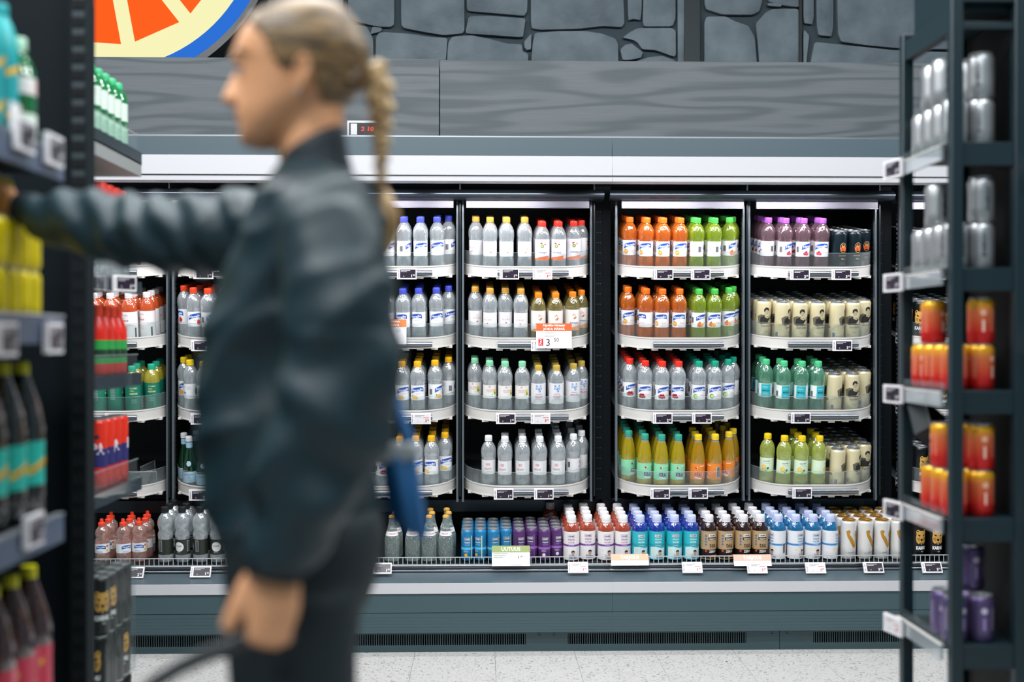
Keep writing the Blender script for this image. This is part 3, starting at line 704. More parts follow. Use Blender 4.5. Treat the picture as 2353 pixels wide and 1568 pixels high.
def vitwell(c1, word, dark):
    def d(p):
        p.text('VITAMIN', -2, 108, 6.5, ink(c1), 2, width=30, bold=.01); p.text('WELL', -8, 97, 6.5, ink(c1), 2, width=18, bold=.01)
        p.text(word, -2, 85, 7, ink(dark), 2, width=32, bold=.03); smallprint(p, 0, 62, 26, 8, ink('#c9b9b9') if dark == '#c4333a' else ink('#7fbfae')); barcode(p, 44, 34, 8, 40); smallprint(p, -60, 112, 22, 22, ink('#b5c4be'))
    return d
def pellegrino(p):
    p.rect(-100, 100, 20, 62, ink('#a9d3ea')); p.rect(-100, 100, 62, 63.5, W_, 2); p.rect(-100, 100, 20, 21.5, W_, 2)
    p.circ(0, 100, 11, W_, 1, 16); p.circ(0, 100, 9.4, ink('#9cc4e2'), 2, 16); p.text('S.P', 0, 100, 4, ink('#e9f2fa'), 3)
    p.text('S.PELLEGRINO', 0, 53, 5, ink('#1d3f7a'), 2, width=42, bold=.02)
    pts = [((4.2 if k % 2 == 0 else 1.8) * math.sin(math.pi * k / 5), 40 + (4.2 if k % 2 == 0 else 1.8) * math.cos(math.pi * k / 5)) for k in range(10)]; p.poly(pts, RED, 2); smallprint(p, 0, 31, 34, 3, ink('#5b8fbe'))
def topp(p):
    p.circ(0, 67, 20, ink('#e9e9e6'), 1, 24); p.text('TOPP', 0, 70, 7, ink('#23251f'), 2, width=24, bold=.01); smallprint(p, -62, 92, 30, 10, ink('#9a9c92'), 3); barcode(p, 40, 70, 10, 44); smallprint(p, 0, 44, 20, 2, ink('#c5c6be'))
def kids(p):
    p.poly([(-20, 58), (-20, 70), (-8, 74), (8, 74), (20, 70), (20, 58), (0, 62)], ink('#2a66b4')); p.text('Novelle', 0, 67, 5.5, ink('#fafbff'), 2, width=32, bold=.04)
    p.circ(27, 70, 5, ink('#ec6a2e')); p.circ(26, 52, 5, ink('#ecd24a')); smallprint(p, -4, 50, 26, 3, ink('#8fb0dc')); smallprint(p, 70, 74, 26, 6, ink('#e9a08c'))
P_NOV = [(0, 1), (20, 0), (28, 0), (31.5, 5), (32.3, 22), (31, 44), (29.6, 55), (29.6, 119), (30.6, 124), (32.4, 140), (32.4, 156), (30.5, 167), (26, 179), (19, 190), (14, 196), (13, 199), (13, 213)]
P_CON = [(0, 1), (20, 0), (28, 0), (31.5, 4), (32.2, 20), (31.6, 37), (31.6, 130), (32.2, 136), (30, 150), (24.5, 166), (17, 178), (13.2, 183), (13, 196)]
P_KUL = [(0, 1), (20, 0), (28, 0), (31.6, 5), (32, 30), (31.4, 34), (31.4, 106), (31.8, 110), (29, 140), (23.5, 172), (17, 196), (13.6, 206), (13, 220)]
P_OSH = [(0, 1), (22, 0), (30, 0), (33.5, 4), (33.5, 122), (33, 128), (30.5, 138), (27, 147), (22, 155), (18, 160), (17, 172)]
P_VIT = [(0, 1), (22, 0), (29, 0), (33, 4), (33, 124), (32.4, 134), (29.5, 150), (24, 164), (17, 173), (13, 178), (12.6, 192)]
P_PEL = [(0, 1), (22, 0), (29, 0), (31.5, 4), (31.5, 66), (30.5, 80), (26.5, 104), (20.5, 130), (15.5, 152), (13.6, 164), (13.4, 205)]
P_TOP = [(0, 1), (20, 0), (28, 0), (31.8, 5), (32, 26), (30.2, 32), (30.2, 100), (31, 108), (32, 116), (28.5, 128), (26.8, 134), (29.5, 144), (32.2, 158), (31.4, 172), (26.5, 188), (18, 200), (13.6, 207), (13, 222)]
P_KID = [(0, 1), (20, 0), (26, 0), (29, 4), (30, 20), (30, 40), (30, 82), (29, 92), (26, 98), (24.5, 102), (26.5, 110), (28, 120), (25, 134), (18, 144), (14, 149), (13, 158)]
P_GLA = [(0, 1), (22, 0), (30, 1), (31.5, 5), (31.5, 92), (30, 99), (26, 112), (21, 128), (16, 148), (13.2, 162), (12.6, 186)]
CL = clear_mat('water_plastic', '#eaf0f3', '#dde3e7', 0.30, 0.62, 0.38, gloss=.15, bscale=42)
CL_O = clear_mat('orange_drink', '#f2b484', '#f08430', 0.32, 0.75, 0.3)
CL_L = clear_mat('lime_drink', '#d6e690', '#a9c23a', 0.30, 0.75, 0.3)
CL_P = clear_mat('purple_drink', '#cdb4bc', '#9a7a86', 0.25, 0.7, 0.3)
CL_Y = clear_mat('amber_water', '#e6dfc0', '#b7a968', 0.2, 0.65, 0.3)
CL_G = clear_mat('green_plastic', '#c4ead8', '#7cc4a4', 0.24, 0.65, 0.35)
CL_T = clear_mat('pale_lime_drink', '#eef4bc', '#d2e06c', 0.32, 0.75, 0.3)
CL_YO = clear_mat('yellow_soda', '#e0c03a', '#d8a91c', 0.45, 0.85, 0.1)
CL_YG = clear_mat('yellow_green_soda', '#e2d44a', '#d6c024', 0.45, 0.85, 0.1)
CL_R = clear_mat('rose_drink', '#ee9a80', '#e2684a', 0.35, 0.8, 0.25)
CL_B = clear_mat('blue_plastic', '#5a7ee8', '#2a4fd0', 0.35, 0.8, 0.3)
CL_B2 = clear_mat('sky_blue_drink', '#6ac0ea', '#2f94d4', 0.35, 0.8, 0.3)
CL_BR = clear_mat('brown_tea', '#6a3a34', '#3a1816', 0.4, 0.85, 0.3)
CL_W = clear_mat('well_orange', '#f0885a', '#ec6a3a', 0.5, 0.85, 0.15)
CL_WG = clear_mat('well_yellow', '#e0d880', '#cfc24a', 0.5, 0.85, 0.15)
CL_GG = clear_mat('green_glass', '#2a7a4c', '#0f4a2a', 0.35, 0.8, 0.0, 0.03)
CL_K = clear_mat('pink_water', '#fbe4de', '#f0c6ba', 0.18, 0.6, 0.4)
CL_GL = clear_mat('pressed_glass', '#e8f0ee', '#c2d0cc', 0.14, 0.65, 0.9, 0.03, 110)
def can_mesh(r, h, base, draw, rough=0.28, metal=0.25, top='#b9bcc0', grad=None):
    mb = MB(); q = .001; m = base if not isinstance(base, str) else M('can_' + base.lstrip('#') + '_%d' % (metal * 100), base, rough, metal)
    sil = M('can_metal', '#c3c6ca', 0.25, 0.9)
    mb.lathe([(0, 2 * q), ((r - 8) * q, 1 * q), ((r - 6) * q, 0), ((r - 4) * q, .6 * q)], 24, sil)
    mb.lathe([((r - 4) * q, .6 * q), (r * q, 7 * q), (r * q, h * .33 * q), (r * q, h * .66 * q), (r * q, (h - 14) * q), ((r - 1.2) * q, (h - 10) * q), ((r - 4.8) * q, (h - 4) * q)], 28, m)
    if draw: p = Print(mb, r); draw(p)
    me = mb.mesh('can', angle=40)
    tb = MB(); t = M('can_top_' + top.lstrip('#'), top, 0.3, 0.75)
    tb.lathe([((r - 4.8) * q, (h - 4) * q), ((r - 4.4) * q, (h - 2.5) * q), ((r - 4.4) * q, h * q), ((r - 5.6) * q, h * q), ((r - 6.4) * q, (h - 4) * q), (0, (h - 3.4) * q)], 24, t)
    tb.box(-.004, .004, -.013, .006, (h - 3.2) * q, (h - 2.2) * q, t); tb.lathe([(.0045, (h - 3.35) * q), (.0095, (h - 3.1) * q), (.0095, (h - 2.9) * q), (0.0, (h - 2.9) * q)], 12, ink('#3a3d42'), c=(0, -.012, 0)) if top == '#b9bcc0' else None
    return me, tb.mesh('lid')
def sandels(p):
    ik = ink('#2c2a26'); g = ink('#6a6556'); sk = ink('#b9ae90')
    q = Print(p.mb, p.r); q0 = q.P; q.P = lambda x, z, lay: q0(x * 1.22, 66 + (z - 60) * 1.12, lay); p, p_ = q, p
    p.poly([(-30, 62), (-34, 88), (-20, 96), (-6, 94), (-8, 70), (6, 66), (20, 92), (34, 97), (44, 92), (44, 66), (20, 60)], g)
    p.poly([(-24, 60), (-22, 84), (-10, 92), (-4, 84), (2, 90), (12, 84), (16, 62)], ik, 2)
    p.circ(-1, 106, 8, sk, 2, ry=11); p.poly([(-10, 106), (-10, 117), (-4, 123), (5, 122), (9, 115), (8, 107), (5, 112), (-3, 115), (-6, 108)], ik, 3)
    for a, b in ((-4, 106), (3, 106)): p.circ(a, b, 1.0, ik, 3, 8)
    p.rect(-1, 1, 99, 100, ik, 3); p.poly([(-8, 86), (4, 80), (14, 88), (12, 94), (4, 86), (-4, 92)], sk, 3); p.poly([(4, 66), (16, 62), (24, 74), (14, 80)], sk, 3)
    for k in range(6): p.rect(22 + 3 * k, 23.6 + 3 * k, 84, 92 + (k * 5) % 6, ik, 2)
    p = p_
    p.text('Sandels', 0, 58, 11, ink('#7d4630'), 4, width=46, bold=.02); p.text('Sandels', .6, 57.4, 11, ink('#efe4c4'), 3, width=48, bold=.07)
    for r_ in (14, 10):
        for k in range(10):
            a = math.pi * (1.0 + k / 9.0); p.circ(r_ * math.cos(a), 40 + r_ * math.sin(a), .8, ink('#b0a684'), 1, 6)
    p.rect(-6, 6, 34, 35.5, ink('#a89c76')); p.rect(-5, 5, 30, 31.2, ink('#a89c76'))
    for k in range(5): p.rect(-14, 14, 10 + 2.6 * k, 11.4 + 2.6 * k, ink('#cfc6a4'))
    smallprint(p, 66, 140, 16, 24, ink('#b9ae8a'), 4); barcode(p, -62, 26, 14, 20); p.text('Sandels', 103, 58, 11, ink('#7d4630'), 3, width=46)
def karhu(p):
    go = ink('#d6a24a'); bk = ink('#0b0d10')
    p.poly([(-13, 66), (-21, 74), (-24, 90), (-22, 108), (-24, 118), (-20, 126), (-13, 127), (-9, 122), (9, 122), (13, 127), (20, 126), (24, 118), (22, 108), (24, 90), (21, 74), (13, 66), (8, 70), (0, 62), (-8, 70)], go)
    p.circ(-17, 120, 3, bk, 2); p.circ(17, 120, 3, bk, 2)
    p.poly([(-17, 108), (-6, 103), (-8, 98), (-14, 101)], bk, 2); p.poly([(17, 108), (6, 103), (8, 98), (14, 101)], bk, 2)
    p.poly([(-6, 88), (6, 88), (4, 80), (0, 77), (-4, 80)], bk, 2); p.poly([(-7, 72), (7, 72), (5, 67), (-5, 67)], bk, 2); p.rect(-4, 4, 68.5, 71, go, 3)
    for k in range(5):
        for sg in (-1, 1): p.poly([(sg * (10 + 2.4 * k), 95 - k), (sg * (11 + 2.4 * k), 95 - k), (sg * (10.4 + 2 * k), 76 + 2 * k), (sg * (9.6 + 2 * k), 76 + 2 * k)][::sg], bk, 2)
    p.text('KARHU', 0, 49, 13, ink('#f0f0ee'), 2, width=44, bold=.09); p.text('4,6', 4, 34, 6, ink('#d8d8d4'), 2, width=11, bold=.03)
    smallprint(p, 70, 130, 14, 20, ink('#8a7c54'), 4)
    p.poly([(x + 103, z) for x, z in [(-13, 66), (-21, 74), (-24, 90), (-22, 108), (-24, 118), (-13, 127), (-9, 122), (9, 122), (13, 127), (24, 118), (22, 108), (24, 90), (21, 74), (13, 66), (0, 62)]], go); p.text('KARHU', 103, 49, 13, ink('#f0f0ee'), 2, width=44, bold=.09)
def emblem(p):
    for x in (0, 103):
        p.circ(x, 96, 15, ink('#e9b98a'), 1, 20, ry=22); p.circ(x, 96, 13.6, ink('#1a1410'), 2, 20, ry=20.4); p.circ(x, 98, 9, ink('#c79a62'), 3, 14, ry=15); p.poly([(x - 13, 84), (x - 14, 96), (x - 6, 98), (x + 6, 98), (x + 14, 96), (x + 13, 84), (x + 6, 82), (x - 6, 82)], ink('#e8642a'), 4)
        p.text('A', x - 4, 90, 8, ink('#7a2410'), 5, width=6, bold=.04); p.poly([(x - 5, 104), (x, 116), (x + 5, 104)], ink('#3a2a1c'), 4)
        p.rect(x - 18, x + 18, 60, 63, ink('#9a8a62')); p.text('PILS', x, 48, 6.5, ink('#d8c58a'), 2, width=15, bold=.03)
        smallprint(p, x, 34, 28, 6, ink('#5a6a72'))
def slim(c, word2, stripe):
    def d(p):
        p.rect(-13, 13, 88, 99, ink('#f1f1f4'), 1); p.rect(-12, 12, 89, 98, ink('#2c2440'), 2); p.text('OSHEE', 0, 93.5, 5.5, ink('#f5f5f8'), 3, width=20, bold=.05); p.text('vitamin', 0, 80, 7, ink('#d8e6f4'), 2, width=25)
        p.text('WATER', 0, 69, 5.5, ink(word2), 2, width=22); p.rect(-80, 80, 48, 58, ink(word2)); p.rect(17, 20.5, 10, 108, ink(stripe)); p.circ(-6, 26, 7, ink('#f0b43a' if c == 'c' else '#e9e1ea'), 2); smallprint(p, -6, 44, 20, 3, ink('#d0dcea'))
        barcode(p, 50, 45, 12, 32)
    return d
def ipa(p):
    go = ink('#b98426')
    for x in (0, 103): 
        p.poly([(x - 22, 122), (x - 10, 128), (x - 4, 120), (x - 8, 108), (x + 2, 96), (x + 12, 78), (x + 16, 62), (x + 17, 70), (x + 19, 92), (x + 15, 104), (x + 20, 124), (x + 29, 118), (x + 29, 88), (x + 23, 56), (x + 14, 48), (x + 6, 56), (x - 6, 78), (x - 16, 96), (x - 20, 110)], go)
    p.text('Speless IPA', 0, 32, 3.6, ink('#70706a'), 2, width=22, bold=0); smallprint(p, 50, 120, 10, 16, ink('#c9c9c6'))
def energy(p):
    for x in (-60, 0, 60):
        for k, t in enumerate(('ENERGY',)): p.text(t, x, 60, 10, ink('#23282d'), 2, width=62, bold=.03, rot=90)
        p.rect(x + 14, x + 16, 10, 100, ink('#83898f')); smallprint(p, x - 14, 90, 10, 20, ink('#6d747b'), 3.6)
def plainstripe(c1, c2):
    def d(p):
        for x in (-70, 0, 70): p.circ(x, 78, 8, ink(c1)); p.rect(x - 3, x + 3, 30, 60, ink(c2)); smallprint(p, x + 24, 84, 12, 14, ink(c1), 4)
    return d
def gradcan(name, stops, h, rough=.3, metal=.35):
    m = M(name, stops[0][1], rough, metal); nt = m.node_tree; b = nt.nodes['Principled BSDF']
    tc = nt.nodes.new('ShaderNodeTexCoord'); sx = nt.nodes.new('ShaderNodeSeparateXYZ'); mr = nt.nodes.new('ShaderNodeMapRange'); mr.inputs[2].default_value = h
    r = nt.nodes.new('ShaderNodeValToRGB'); r.color_ramp.elements[0].position = stops[0][0]; r.color_ramp.elements[0].color = (*srgb(stops[0][1]), 1)
    r.color_ramp.elements[1].position = stops[-1][0]; r.color_ramp.elements[1].color = (*srgb(stops[-1][1]), 1)
    for s_, c in stops[1:-1]: r.color_ramp.elements.new(s_).color = (*srgb(c), 1)
    nt.links.new(tc.outputs['Object'], sx.inputs[0]); nt.links.new(sx.outputs['Z'], mr.inputs[0]); nt.links.new(mr.outputs[0], r.inputs[0]); nt.links.new(r.outputs[0], b.inputs['Base Color'])
    return m
# kind -> (object name, category, short words, radius, [(part, mesh)], root mesh)
K = {}
def bottle(key, name, cat, words, prof, mat, cap, lab, capgeo=None, upper=None, split=None):
    root = body_mesh(name, prof, mat, upper, split); rmax = max(p[0] for p in prof)
    cg = capgeo or (15.2, prof[-1][1] - 11, prof[-1][1] + 8)
    parts = [('cap', cap_mesh(cap, *cg[:3], **(cg[3] if len(cg) > 3 else {})))]
    if lab:
        for l in (lab if isinstance(lab, list) else [lab]): parts.append(('label', label_mesh(l[0], l[1], l[2], l[3] if not isinstance(l[3], str) else ink(l[3]), l[4], prof)))
    K[key] = dict(name=name, cat=cat, words=words, r=rmax * .001, root=root, parts=parts, h=cg[2] * .001)
def can(key, words, r, h, base, draw, **kw):
    me, lid = can_mesh(r, h, base, draw, **kw); me.name = 'drink_can'
    K[key] = dict(name='drink_can', cat='can', words=words, r=r * .001, root=me, parts=[('lid', lid)], h=h * .001)
nl = lambda f, plus=True, base='#f1f1f3': (29.6, 57, 121, base, novelle(f, plus))
bottle('blue', 'water_bottle', 'bottle', 'blue-capped water bottle', P_NOV, CL, '#4a58d0', nl(None, False))
bottle('yell', 'water_bottle', 'bottle', 'yellow-capped lemon water bottle', P_NOV, CL, '#f4b81c', nl('lemon', False))
bottle('redn', 'water_bottle', 'bottle', 'red-capped berry water bottle', P_NOV, CL, '#ee3324', nl('berry'))
bottle('teal', 'water_bottle', 'bottle', 'teal-capped pear water bottle', P_NOV, CL, '#17a184', nl('pear'))
bottle('strw', 'water_bottle', 'bottle', 'red-capped strawberry water bottle', P_NOV, CL, '#f04a22', nl('straw', False))
bottle('yelo', 'water_bottle', 'bottle', 'yellow-capped citrus water bottle', P_NOV, CL, '#f5d11c', nl('orange', False))
bottle('oran', 'soft_drink_bottle', 'bottle', 'orange-drink bottle with orange cap', P_NOV, CL_O, '#f4741c', nl('orange'))
bottle('lime', 'soft_drink_bottle', 'bottle', 'lime-green drink bottle', P_NOV, CL_L, '#4fc553', nl('grape'))
bottle('purp', 'soft_drink_bottle', 'bottle', 'purple-capped berry drink bottle', P_NOV, CL_P, '#a65cc4', nl('raspberry'))
bottle('gold', 'water_bottle', 'bottle', 'gold-capped mineral water bottle', P_NOV, CL, '#d9a247', (29.6, 55, 119, '#f0eef0', vichy_classic))
bottle('mint', 'water_bottle', 'bottle', 'mint-capped fruit water bottle', P_NOV, CL, '#8fd6ac', (29.6, 62, 119, '#ebe9e6', vichy_fruit))
bottle('whit', 'water_bottle', 'bottle', 'white-capped mineral water bottle', P_NOV, CL, '#ececee', (29.6, 58, 119, '#e6e5e7', vichy_white))
bottle('bred', 'water_bottle', 'bottle', 'red-capped sloping-shouldered water bottle', P_CON, CL, '#ee3a28', (31.6, 40, 129, '#efedf1', bonaqua('kiwi', '#f07a4a')))
bottle('bora', 'water_bottle', 'bottle', 'orange-capped sloping-shouldered water bottle', P_CON, CL_Y, '#f18a1e', (31.6, 40, 129, '#eee8e2', bonaqua('nut', '#f09a58')))
bottle('drop', 'water_bottle', 'bottle', 'pale-gold-capped water bottle with blue drops', P_CON, CL, '#c9ab4c', (31.6, 40, 129, '#e6e5e8', vichy_drop))
bottle('kulg', 'soda_bottle', 'bottle', 'yellow soda bottle with mint label', P_KUL, CL_YG, '#3aa892', (31.4, 35, 105, '#8edcb0', soda('#8edcb0', '#4a3f86', 'KULAU')), upper=CL, split=196)
bottle('kulo', 'soda_bottle', 'bottle', 'yellow soda bottle with orange label', P_KUL, CL_YO, '#f2d22a', (31.4, 35, 105, '#f08a2e', soda('#f08a2e', '#d8471e', 'KULAU')), upper=CL, split=196)
bottle('mahl', 'water_bottle', 'bottle', 'green-capped green-tinted water bottle', P_NOV, CL_G, '#52c98c', (29.6, 60, 118, '#e9f0ee', mahla))
bottle('lemo', 'soft_drink_bottle', 'bottle', 'pale lime drink bottle', P_NOV, CL_T, '#f3cf1c', (29.6, 58, 118, '#dff0d4', lemonade))
og = (18.5, 163, 188)
bottle('osr', 'vitamin_drink_bottle', 'bottle', 'rose vitamin-drink bottle with white cap', P_OSH, CL_R, '#f2f0f2', (33.5, 4, 124, '#efe9ea', oshee('#efe9ea', '#7a3f9c', 'WATER', '#c78aa8', '#8a4fae')), og)
bottle('ost', 'vitamin_drink_bottle', 'bottle', 'blue vitamin-drink bottle with turquoise label', P_OSH, CL_B, '#c9d2f4', (33.5, 4, 124, '#2bb5c2', oshee('#2bb5c2', '#1fa0ae', 'WATER', '#e9fbfc', '#d4f4f6')), og)
bottle('tea', 'vitamin_drink_bottle', 'bottle', 'dark vitamin-tea bottle with tan label', P_OSH, CL_BR, '#eceaf0', (33.5, 4, 124, '#b89a72', tea), og)
bottle('osb', 'vitamin_drink_bottle', 'bottle', 'blue vitamin-drink bottle with white label', P_OSH, CL_B2, '#c9d2f4', (33.5, 4, 124, '#e9eaee', oshee('#efe9ea', '#3a8ed0', 'WATER', '#4a96d4', '#3f8fd0', '#f0e08a')), og)
bottle('vito', 'vitamin_drink_bottle', 'bottle', 'orange vitamin-drink bottle with white label', P_VIT, CL_W, '#e9e7e8', (33, 8, 122, '#efeaea', vitwell('#c9b4b4', 'HYDRATE', '#c4333a')))
bottle('vitg', 'vitamin_drink_bottle', 'bottle', 'yellow vitamin-drink bottle with green label', P_VIT, CL_WG, '#27b08e', (33, 8, 122, '#1c7a64', vitwell('#d8dfa0', 'PREPARE', '#e6e2a0')))
bottle('pell', 'glass_bottle', 'bottle', 'green glass water bottle', P_PEL, CL_GG, '#e9e9ec', [(31.5, 18, 65, '#a9d3ea', pellegrino), (13.6, 166, 190, '#9fcbe4', lambda p: None)], (13.8, 197, 214))
bottle('topp', 'water_bottle', 'bottle', 'black-labelled waisted water bottle', P_TOP, CL, '#15181a', (30.2, 34, 98, '#2a2e28', topp))
bottle('kids', 'water_bottle', 'bottle', 'small pink water bottle', P_KID, CL_K, '#f0452c', (30, 42, 80, '#eef0f4', kids), (14.5, 152, 182, dict(sport=True)))
bottle('glas', 'glass_bottle', 'bottle', 'pressed clear glass water bottle', P_GLA, CL_GL, '#d9a648', [(24, 108, 126, '#ece9ea', lambda p: p.text('VICHY', 0, 117, 6, ink('#b86a70'), 2, width=28))], (12.6, 182, 191, dict(crown=True)))
can('cream', 'cream beer can', 32.6, 166, '#e2d6ae', sandels)
can('black', 'black can with orange emblem', 32.6, 166, '#12222a', emblem)
can('karhu', 'black bear-face beer can', 32.6, 166, '#0e1114', karhu)
can('cyan', 'slim blue drink can', 26.2, 134, '#2a84b8', slim('c', '#5fc4ec', '#dbe6a4'))
can('viol', 'slim purple drink can', 26.2, 134, '#5e3a72', slim('v', '#a06ac4', '#7a4a94'))
can('wgold', 'white can with gold drips', 32.6, 166, '#e4e2e0', ipa, top='#c79a52')
can('silv', 'silver energy-drink can', 32.6, 115, '#c0c3c6', energy, metal=.8, rough=.35)
can('fire', 'red-and-yellow drink can', 32.6, 115, gradcan('fire_can', ((0.0, '#c8141c'), (0.25, '#e0302a'), (0.7, '#e87a4a'), (0.9, '#f0b21e')), .115), plainstripe('#f3b89a', '#f5d0c0'), top='#b9bcc0')
can('pviol', 'purple-and-silver drink can', 32.6, 115, '#6a5a86', plainstripe('#cfc6dc', '#a58fc4'), metal=.6, rough=.35)
can('ylw', 'yellow drink can', 25.2, 89, '#e3cf12', plainstripe('#8a8412', '#c9b60e'), metal=.1)
can('bgold', 'black-and-gold beer can', 32.6, 166, '#14181a', karhu, top='#b9bcc0')
can('redipa', 'tall red ale can', 32.6, 205, '#e2311c', lambda p: ([p.rect(-102, 102, 62, 118, ink('#2c2a66')), [p.text('IPA', x, 118, 30, ink('#e3e3ea'), 2, width=44, bold=.06) for x in (-68, 0, 68)], [p.circ(x, 152, 7, ink('#4a2a3c')) for x in (-68, 0, 68)]]), metal=.1)

def place(key, matrix, label, group, rot=None):
    k = K[key]; o = bpy.data.objects.new(k['name'], k['root']); COL.objects.link(o)
    o.matrix_world = Matrix.Translation((0, 0, .0008)) @ matrix @ Matrix.Rotation(random.uniform(-.6, .6) if rot is None else rot, 4, 'Z')
    tag(o, label, k['cat'], group)
    for pn, me in k['parts']:
        c = bpy.data.objects.new(pn, me); COL.objects.link(c); c.parent = o
    return o
ORD = ['first', 'second', 'third', 'fourth', 'fifth', 'sixth', 'seventh', 'eighth', 'ninth', 'tenth']
BAYNAME = {'A': "the bay by the hanging shelves", 'B': "the bay before her chest", 'C': "the bay behind her braid", 'D': "the bay left of the pillar", 'E': "the bay right of the pillar", 'F': "the bay beside the rack", 'G': "the bay behind the rack"}
BAYSHORT = {'A': 'outermost left bay', 'B': 'bay before her chest', 'C': 'bay behind her braid', 'D': 'bay left of pillar', 'E': 'bay right of pillar', 'F': 'bay beside can rack', 'G': 'bay behind can rack'}
SHELF = ['top shelf', 'second shelf', 'third shelf', 'lowest shelf']
def depthword(j): return 'front' if j == 0 else (ORD[j] + ' back')
BUSY = {}
def settle(key, x, y, r, ymax):
    spots = BUSY.setdefault(key, [])
    while any((x - a) ** 2 + (y - b) ** 2 < (r + c + .0012) ** 2 for a, b, c in spots): y += .003
    if y > ymax: return None
    spots.append((x, y, r)); return y
def fill(letter, row, key, cols, n, jitter=0.0, stagger=False, rots=None):
    """columns of one product on a tray; cols = picture x of each front item, n = items per column (int or list)"""
    x0, wd = BAYS[letter]; T = TRAYS[(letter, row)]; k = K[key]; r = k['r']
    grp = '%s on the %s, %s' % (k['words'], SHELF[row], BAYSHORT[letter])
    plan_ = []
    for ci, px in enumerate(cols):
        X = at(px, LIPTOP[row], YL + 0.06).x
        X = min(max(X, x0 + r + .004), x0 + wd - r - .004)
        sb = max(setback(min(X - x0 + q, x0 + wd - X - q)) + math.sqrt(max(0, r * r - q * q)) for q in [r * (k_ / 8 - 1) for k_ in range(17)]) - r
        plan_.append([X, 0.0108 + r + sb])
    for j in range(max(n) if isinstance(n, (list, tuple)) else n):
        for ci in range(len(cols)):
            if j >= (n[ci] if isinstance(n, (list, tuple)) else n) or plan_[ci] is None: continue
            X, y = plan_[ci]; jx = 0 if j == 0 else random.uniform(-.0015, .0015)
            xx = min(max(X - x0 + jx, r + .003), wd - r - .003)
            y = settle((letter, row), xx, y + (random.uniform(0, .004) if j else 0), r + .0006, TRAY_D - r - .004)
            if y is None: plan_[ci] = None; continue
            plan_[ci][1] = y + 2 * r + .0015
            lab = '%s, %s column, %s, %s, %s' % (k['words'], ORD[ci], depthword(j), SHELF[row], BAYSHORT[letter])
            place(key, T @ Matrix.Translation((xx, y, 0.0335)), lab, grp, None if rots is None or j else rots[ci % len(rots)])
# bay C (beside the braid)
fill('C', 0, 'blue', [892, 929, 967, 1004.5, 1034.5], [2, 2, 2, 4, 3], rots=[1.2, 1.3, .15, .1, 1.4])
fill('C', 1, 'blue', [927.6, 962.7, 1003, 1032], [4, 4, 4, 3], rots=[-.35, -.45, .15, .5])
fill('C', 1, 'gold', [891], [3])
fill('C', 2, 'yell', [925, 961, 1000, 1034], [4, 4, 4, 5], rots=[.3, 0, 1.0, 1.9])
fill('C', 2, 'mint', [889], [2])
fill('C', 3, 'yell', [920.6, 956, 992, 1022], [6, 6, 5, 4], rots=[.2, .5, -.3, .3])
fill('C', 3, 'redn', [881], [5])
# bay D
fill('D', 0, 'gold', [1093.5, 1126, 1163.5, 1205], [2, 3, 3, 4], rots=[-.6, .1, .15, 0.1])
fill('D', 0, 'bred', [1245, 1282.5, 1318, 1346.5], [5, 5, 4, 4], rots=[.05, -.3, .1, 1.2])
fill('D', 1, 'gold', [1092, 1126, 1161, 1196], [4, 5, 5, 5], rots=[.3, -.4, .1, -.1])
fill('D', 1, 'bora', [1236, 1275, 1315, 1348], [5, 5, 4, 5], rots=[.2, .1, .2, .1])
fill('D', 2, 'mint', [1091, 1125, 1160, 1199], [2, 2, 2, 1], rots=[-.3, 0, .2, -.1])
fill('D', 2, 'drop', [1236, 1277, 1317, 1344], [5, 5, 5, 5], rots=[0, .05, .1, .25])
fill('D', 3, 'whit', [1122.5, 1159.6, 1200, 1239, 1281, 1317, 1345.6], [1, 2, 3, 3, 5, 5, 5], rots=[-.1, -.4, -.4, -.4, -.3, 1.3, 1.6])
# bay E
fill('E', 0, 'oran', [1448, 1483, 1520, 1559], [5, 5, 5, 6], rots=[0, -.35, .05, .05])
fill('E', 0, 'lime', [1597, 1637, 1676, 1703], [6, 6, 5, 5], rots=[1.9, 1.9, .8, 1.7])
fill('E', 1, 'oran', [1445, 1482, 1518, 1557], [2, 3, 3, 3], rots=[.1, -1.1, -.4, -.2])
fill('E', 1, 'lime', [1601, 1637, 1674, 1700], [5, 5, 5, 4], rots=[.5, -.1, .15, .7])
fill('E', 2, 'redn', [1448, 1480, 1517.5, 1555], [5, 5, 5, 5], rots=[.4, -.2, .25, -.3])
fill('E', 2, 'teal', [1601, 1638, 1672, 1699], [5, 4, 5, 4], rots=[0, .05, .1, -.8])
fill('E', 3, 'kulg', [1446, 1479, 1516, 1554], [5, 5, 5, 5], rots=[.7, .3, .1, .1])
fill('E', 3, 'kulo', [1599, 1638, 1674, 1700], [3, 5, 3, 3], rots=[-.1, -1.6, -.7, -1.6])
# bay F
fill('F', 0, 'purp', [1764, 1798.5, 1839, 1882], [4, 4, 4, 4], rots=[2.1, .8, .6, -.3])
fill('F', 0, 'black', [1922, 1958, 1994, 2023], [5, 5, 5, 5], rots=[.3, .3, .2, .3])
fill('F', 1, 'cream', [1757, 1793.5, 1832, 1872, 1916.5, 1954, 1991, 2019], [6, 6, 6, 6, 5, 5, 5, 5], rots=[.2, .9, .1, .4, 1.3, .1, .4, .2])
fill('F', 2, 'mahl', [1760, 1795, 1835, 1872], [3, 2, 2, 3], rots=[-.3, .1, -.4, .2])
fill('F', 2, 'cream', [1911, 1952, 1991, 2020], [6, 6, 5, 5], rots=[1.4, .2, 1.3, .6])
fill('F', 3, 'lemo', [1763, 1796, 1835, 1875], [1, 1, 3, 3], rots=[-.2, 0.1, .1, 1.3])
fill('F', 3, 'cream', [1918, 1955, 1993, 2019], [6, 6, 5, 5], rots=[1.5, 1.0, .3, .9])
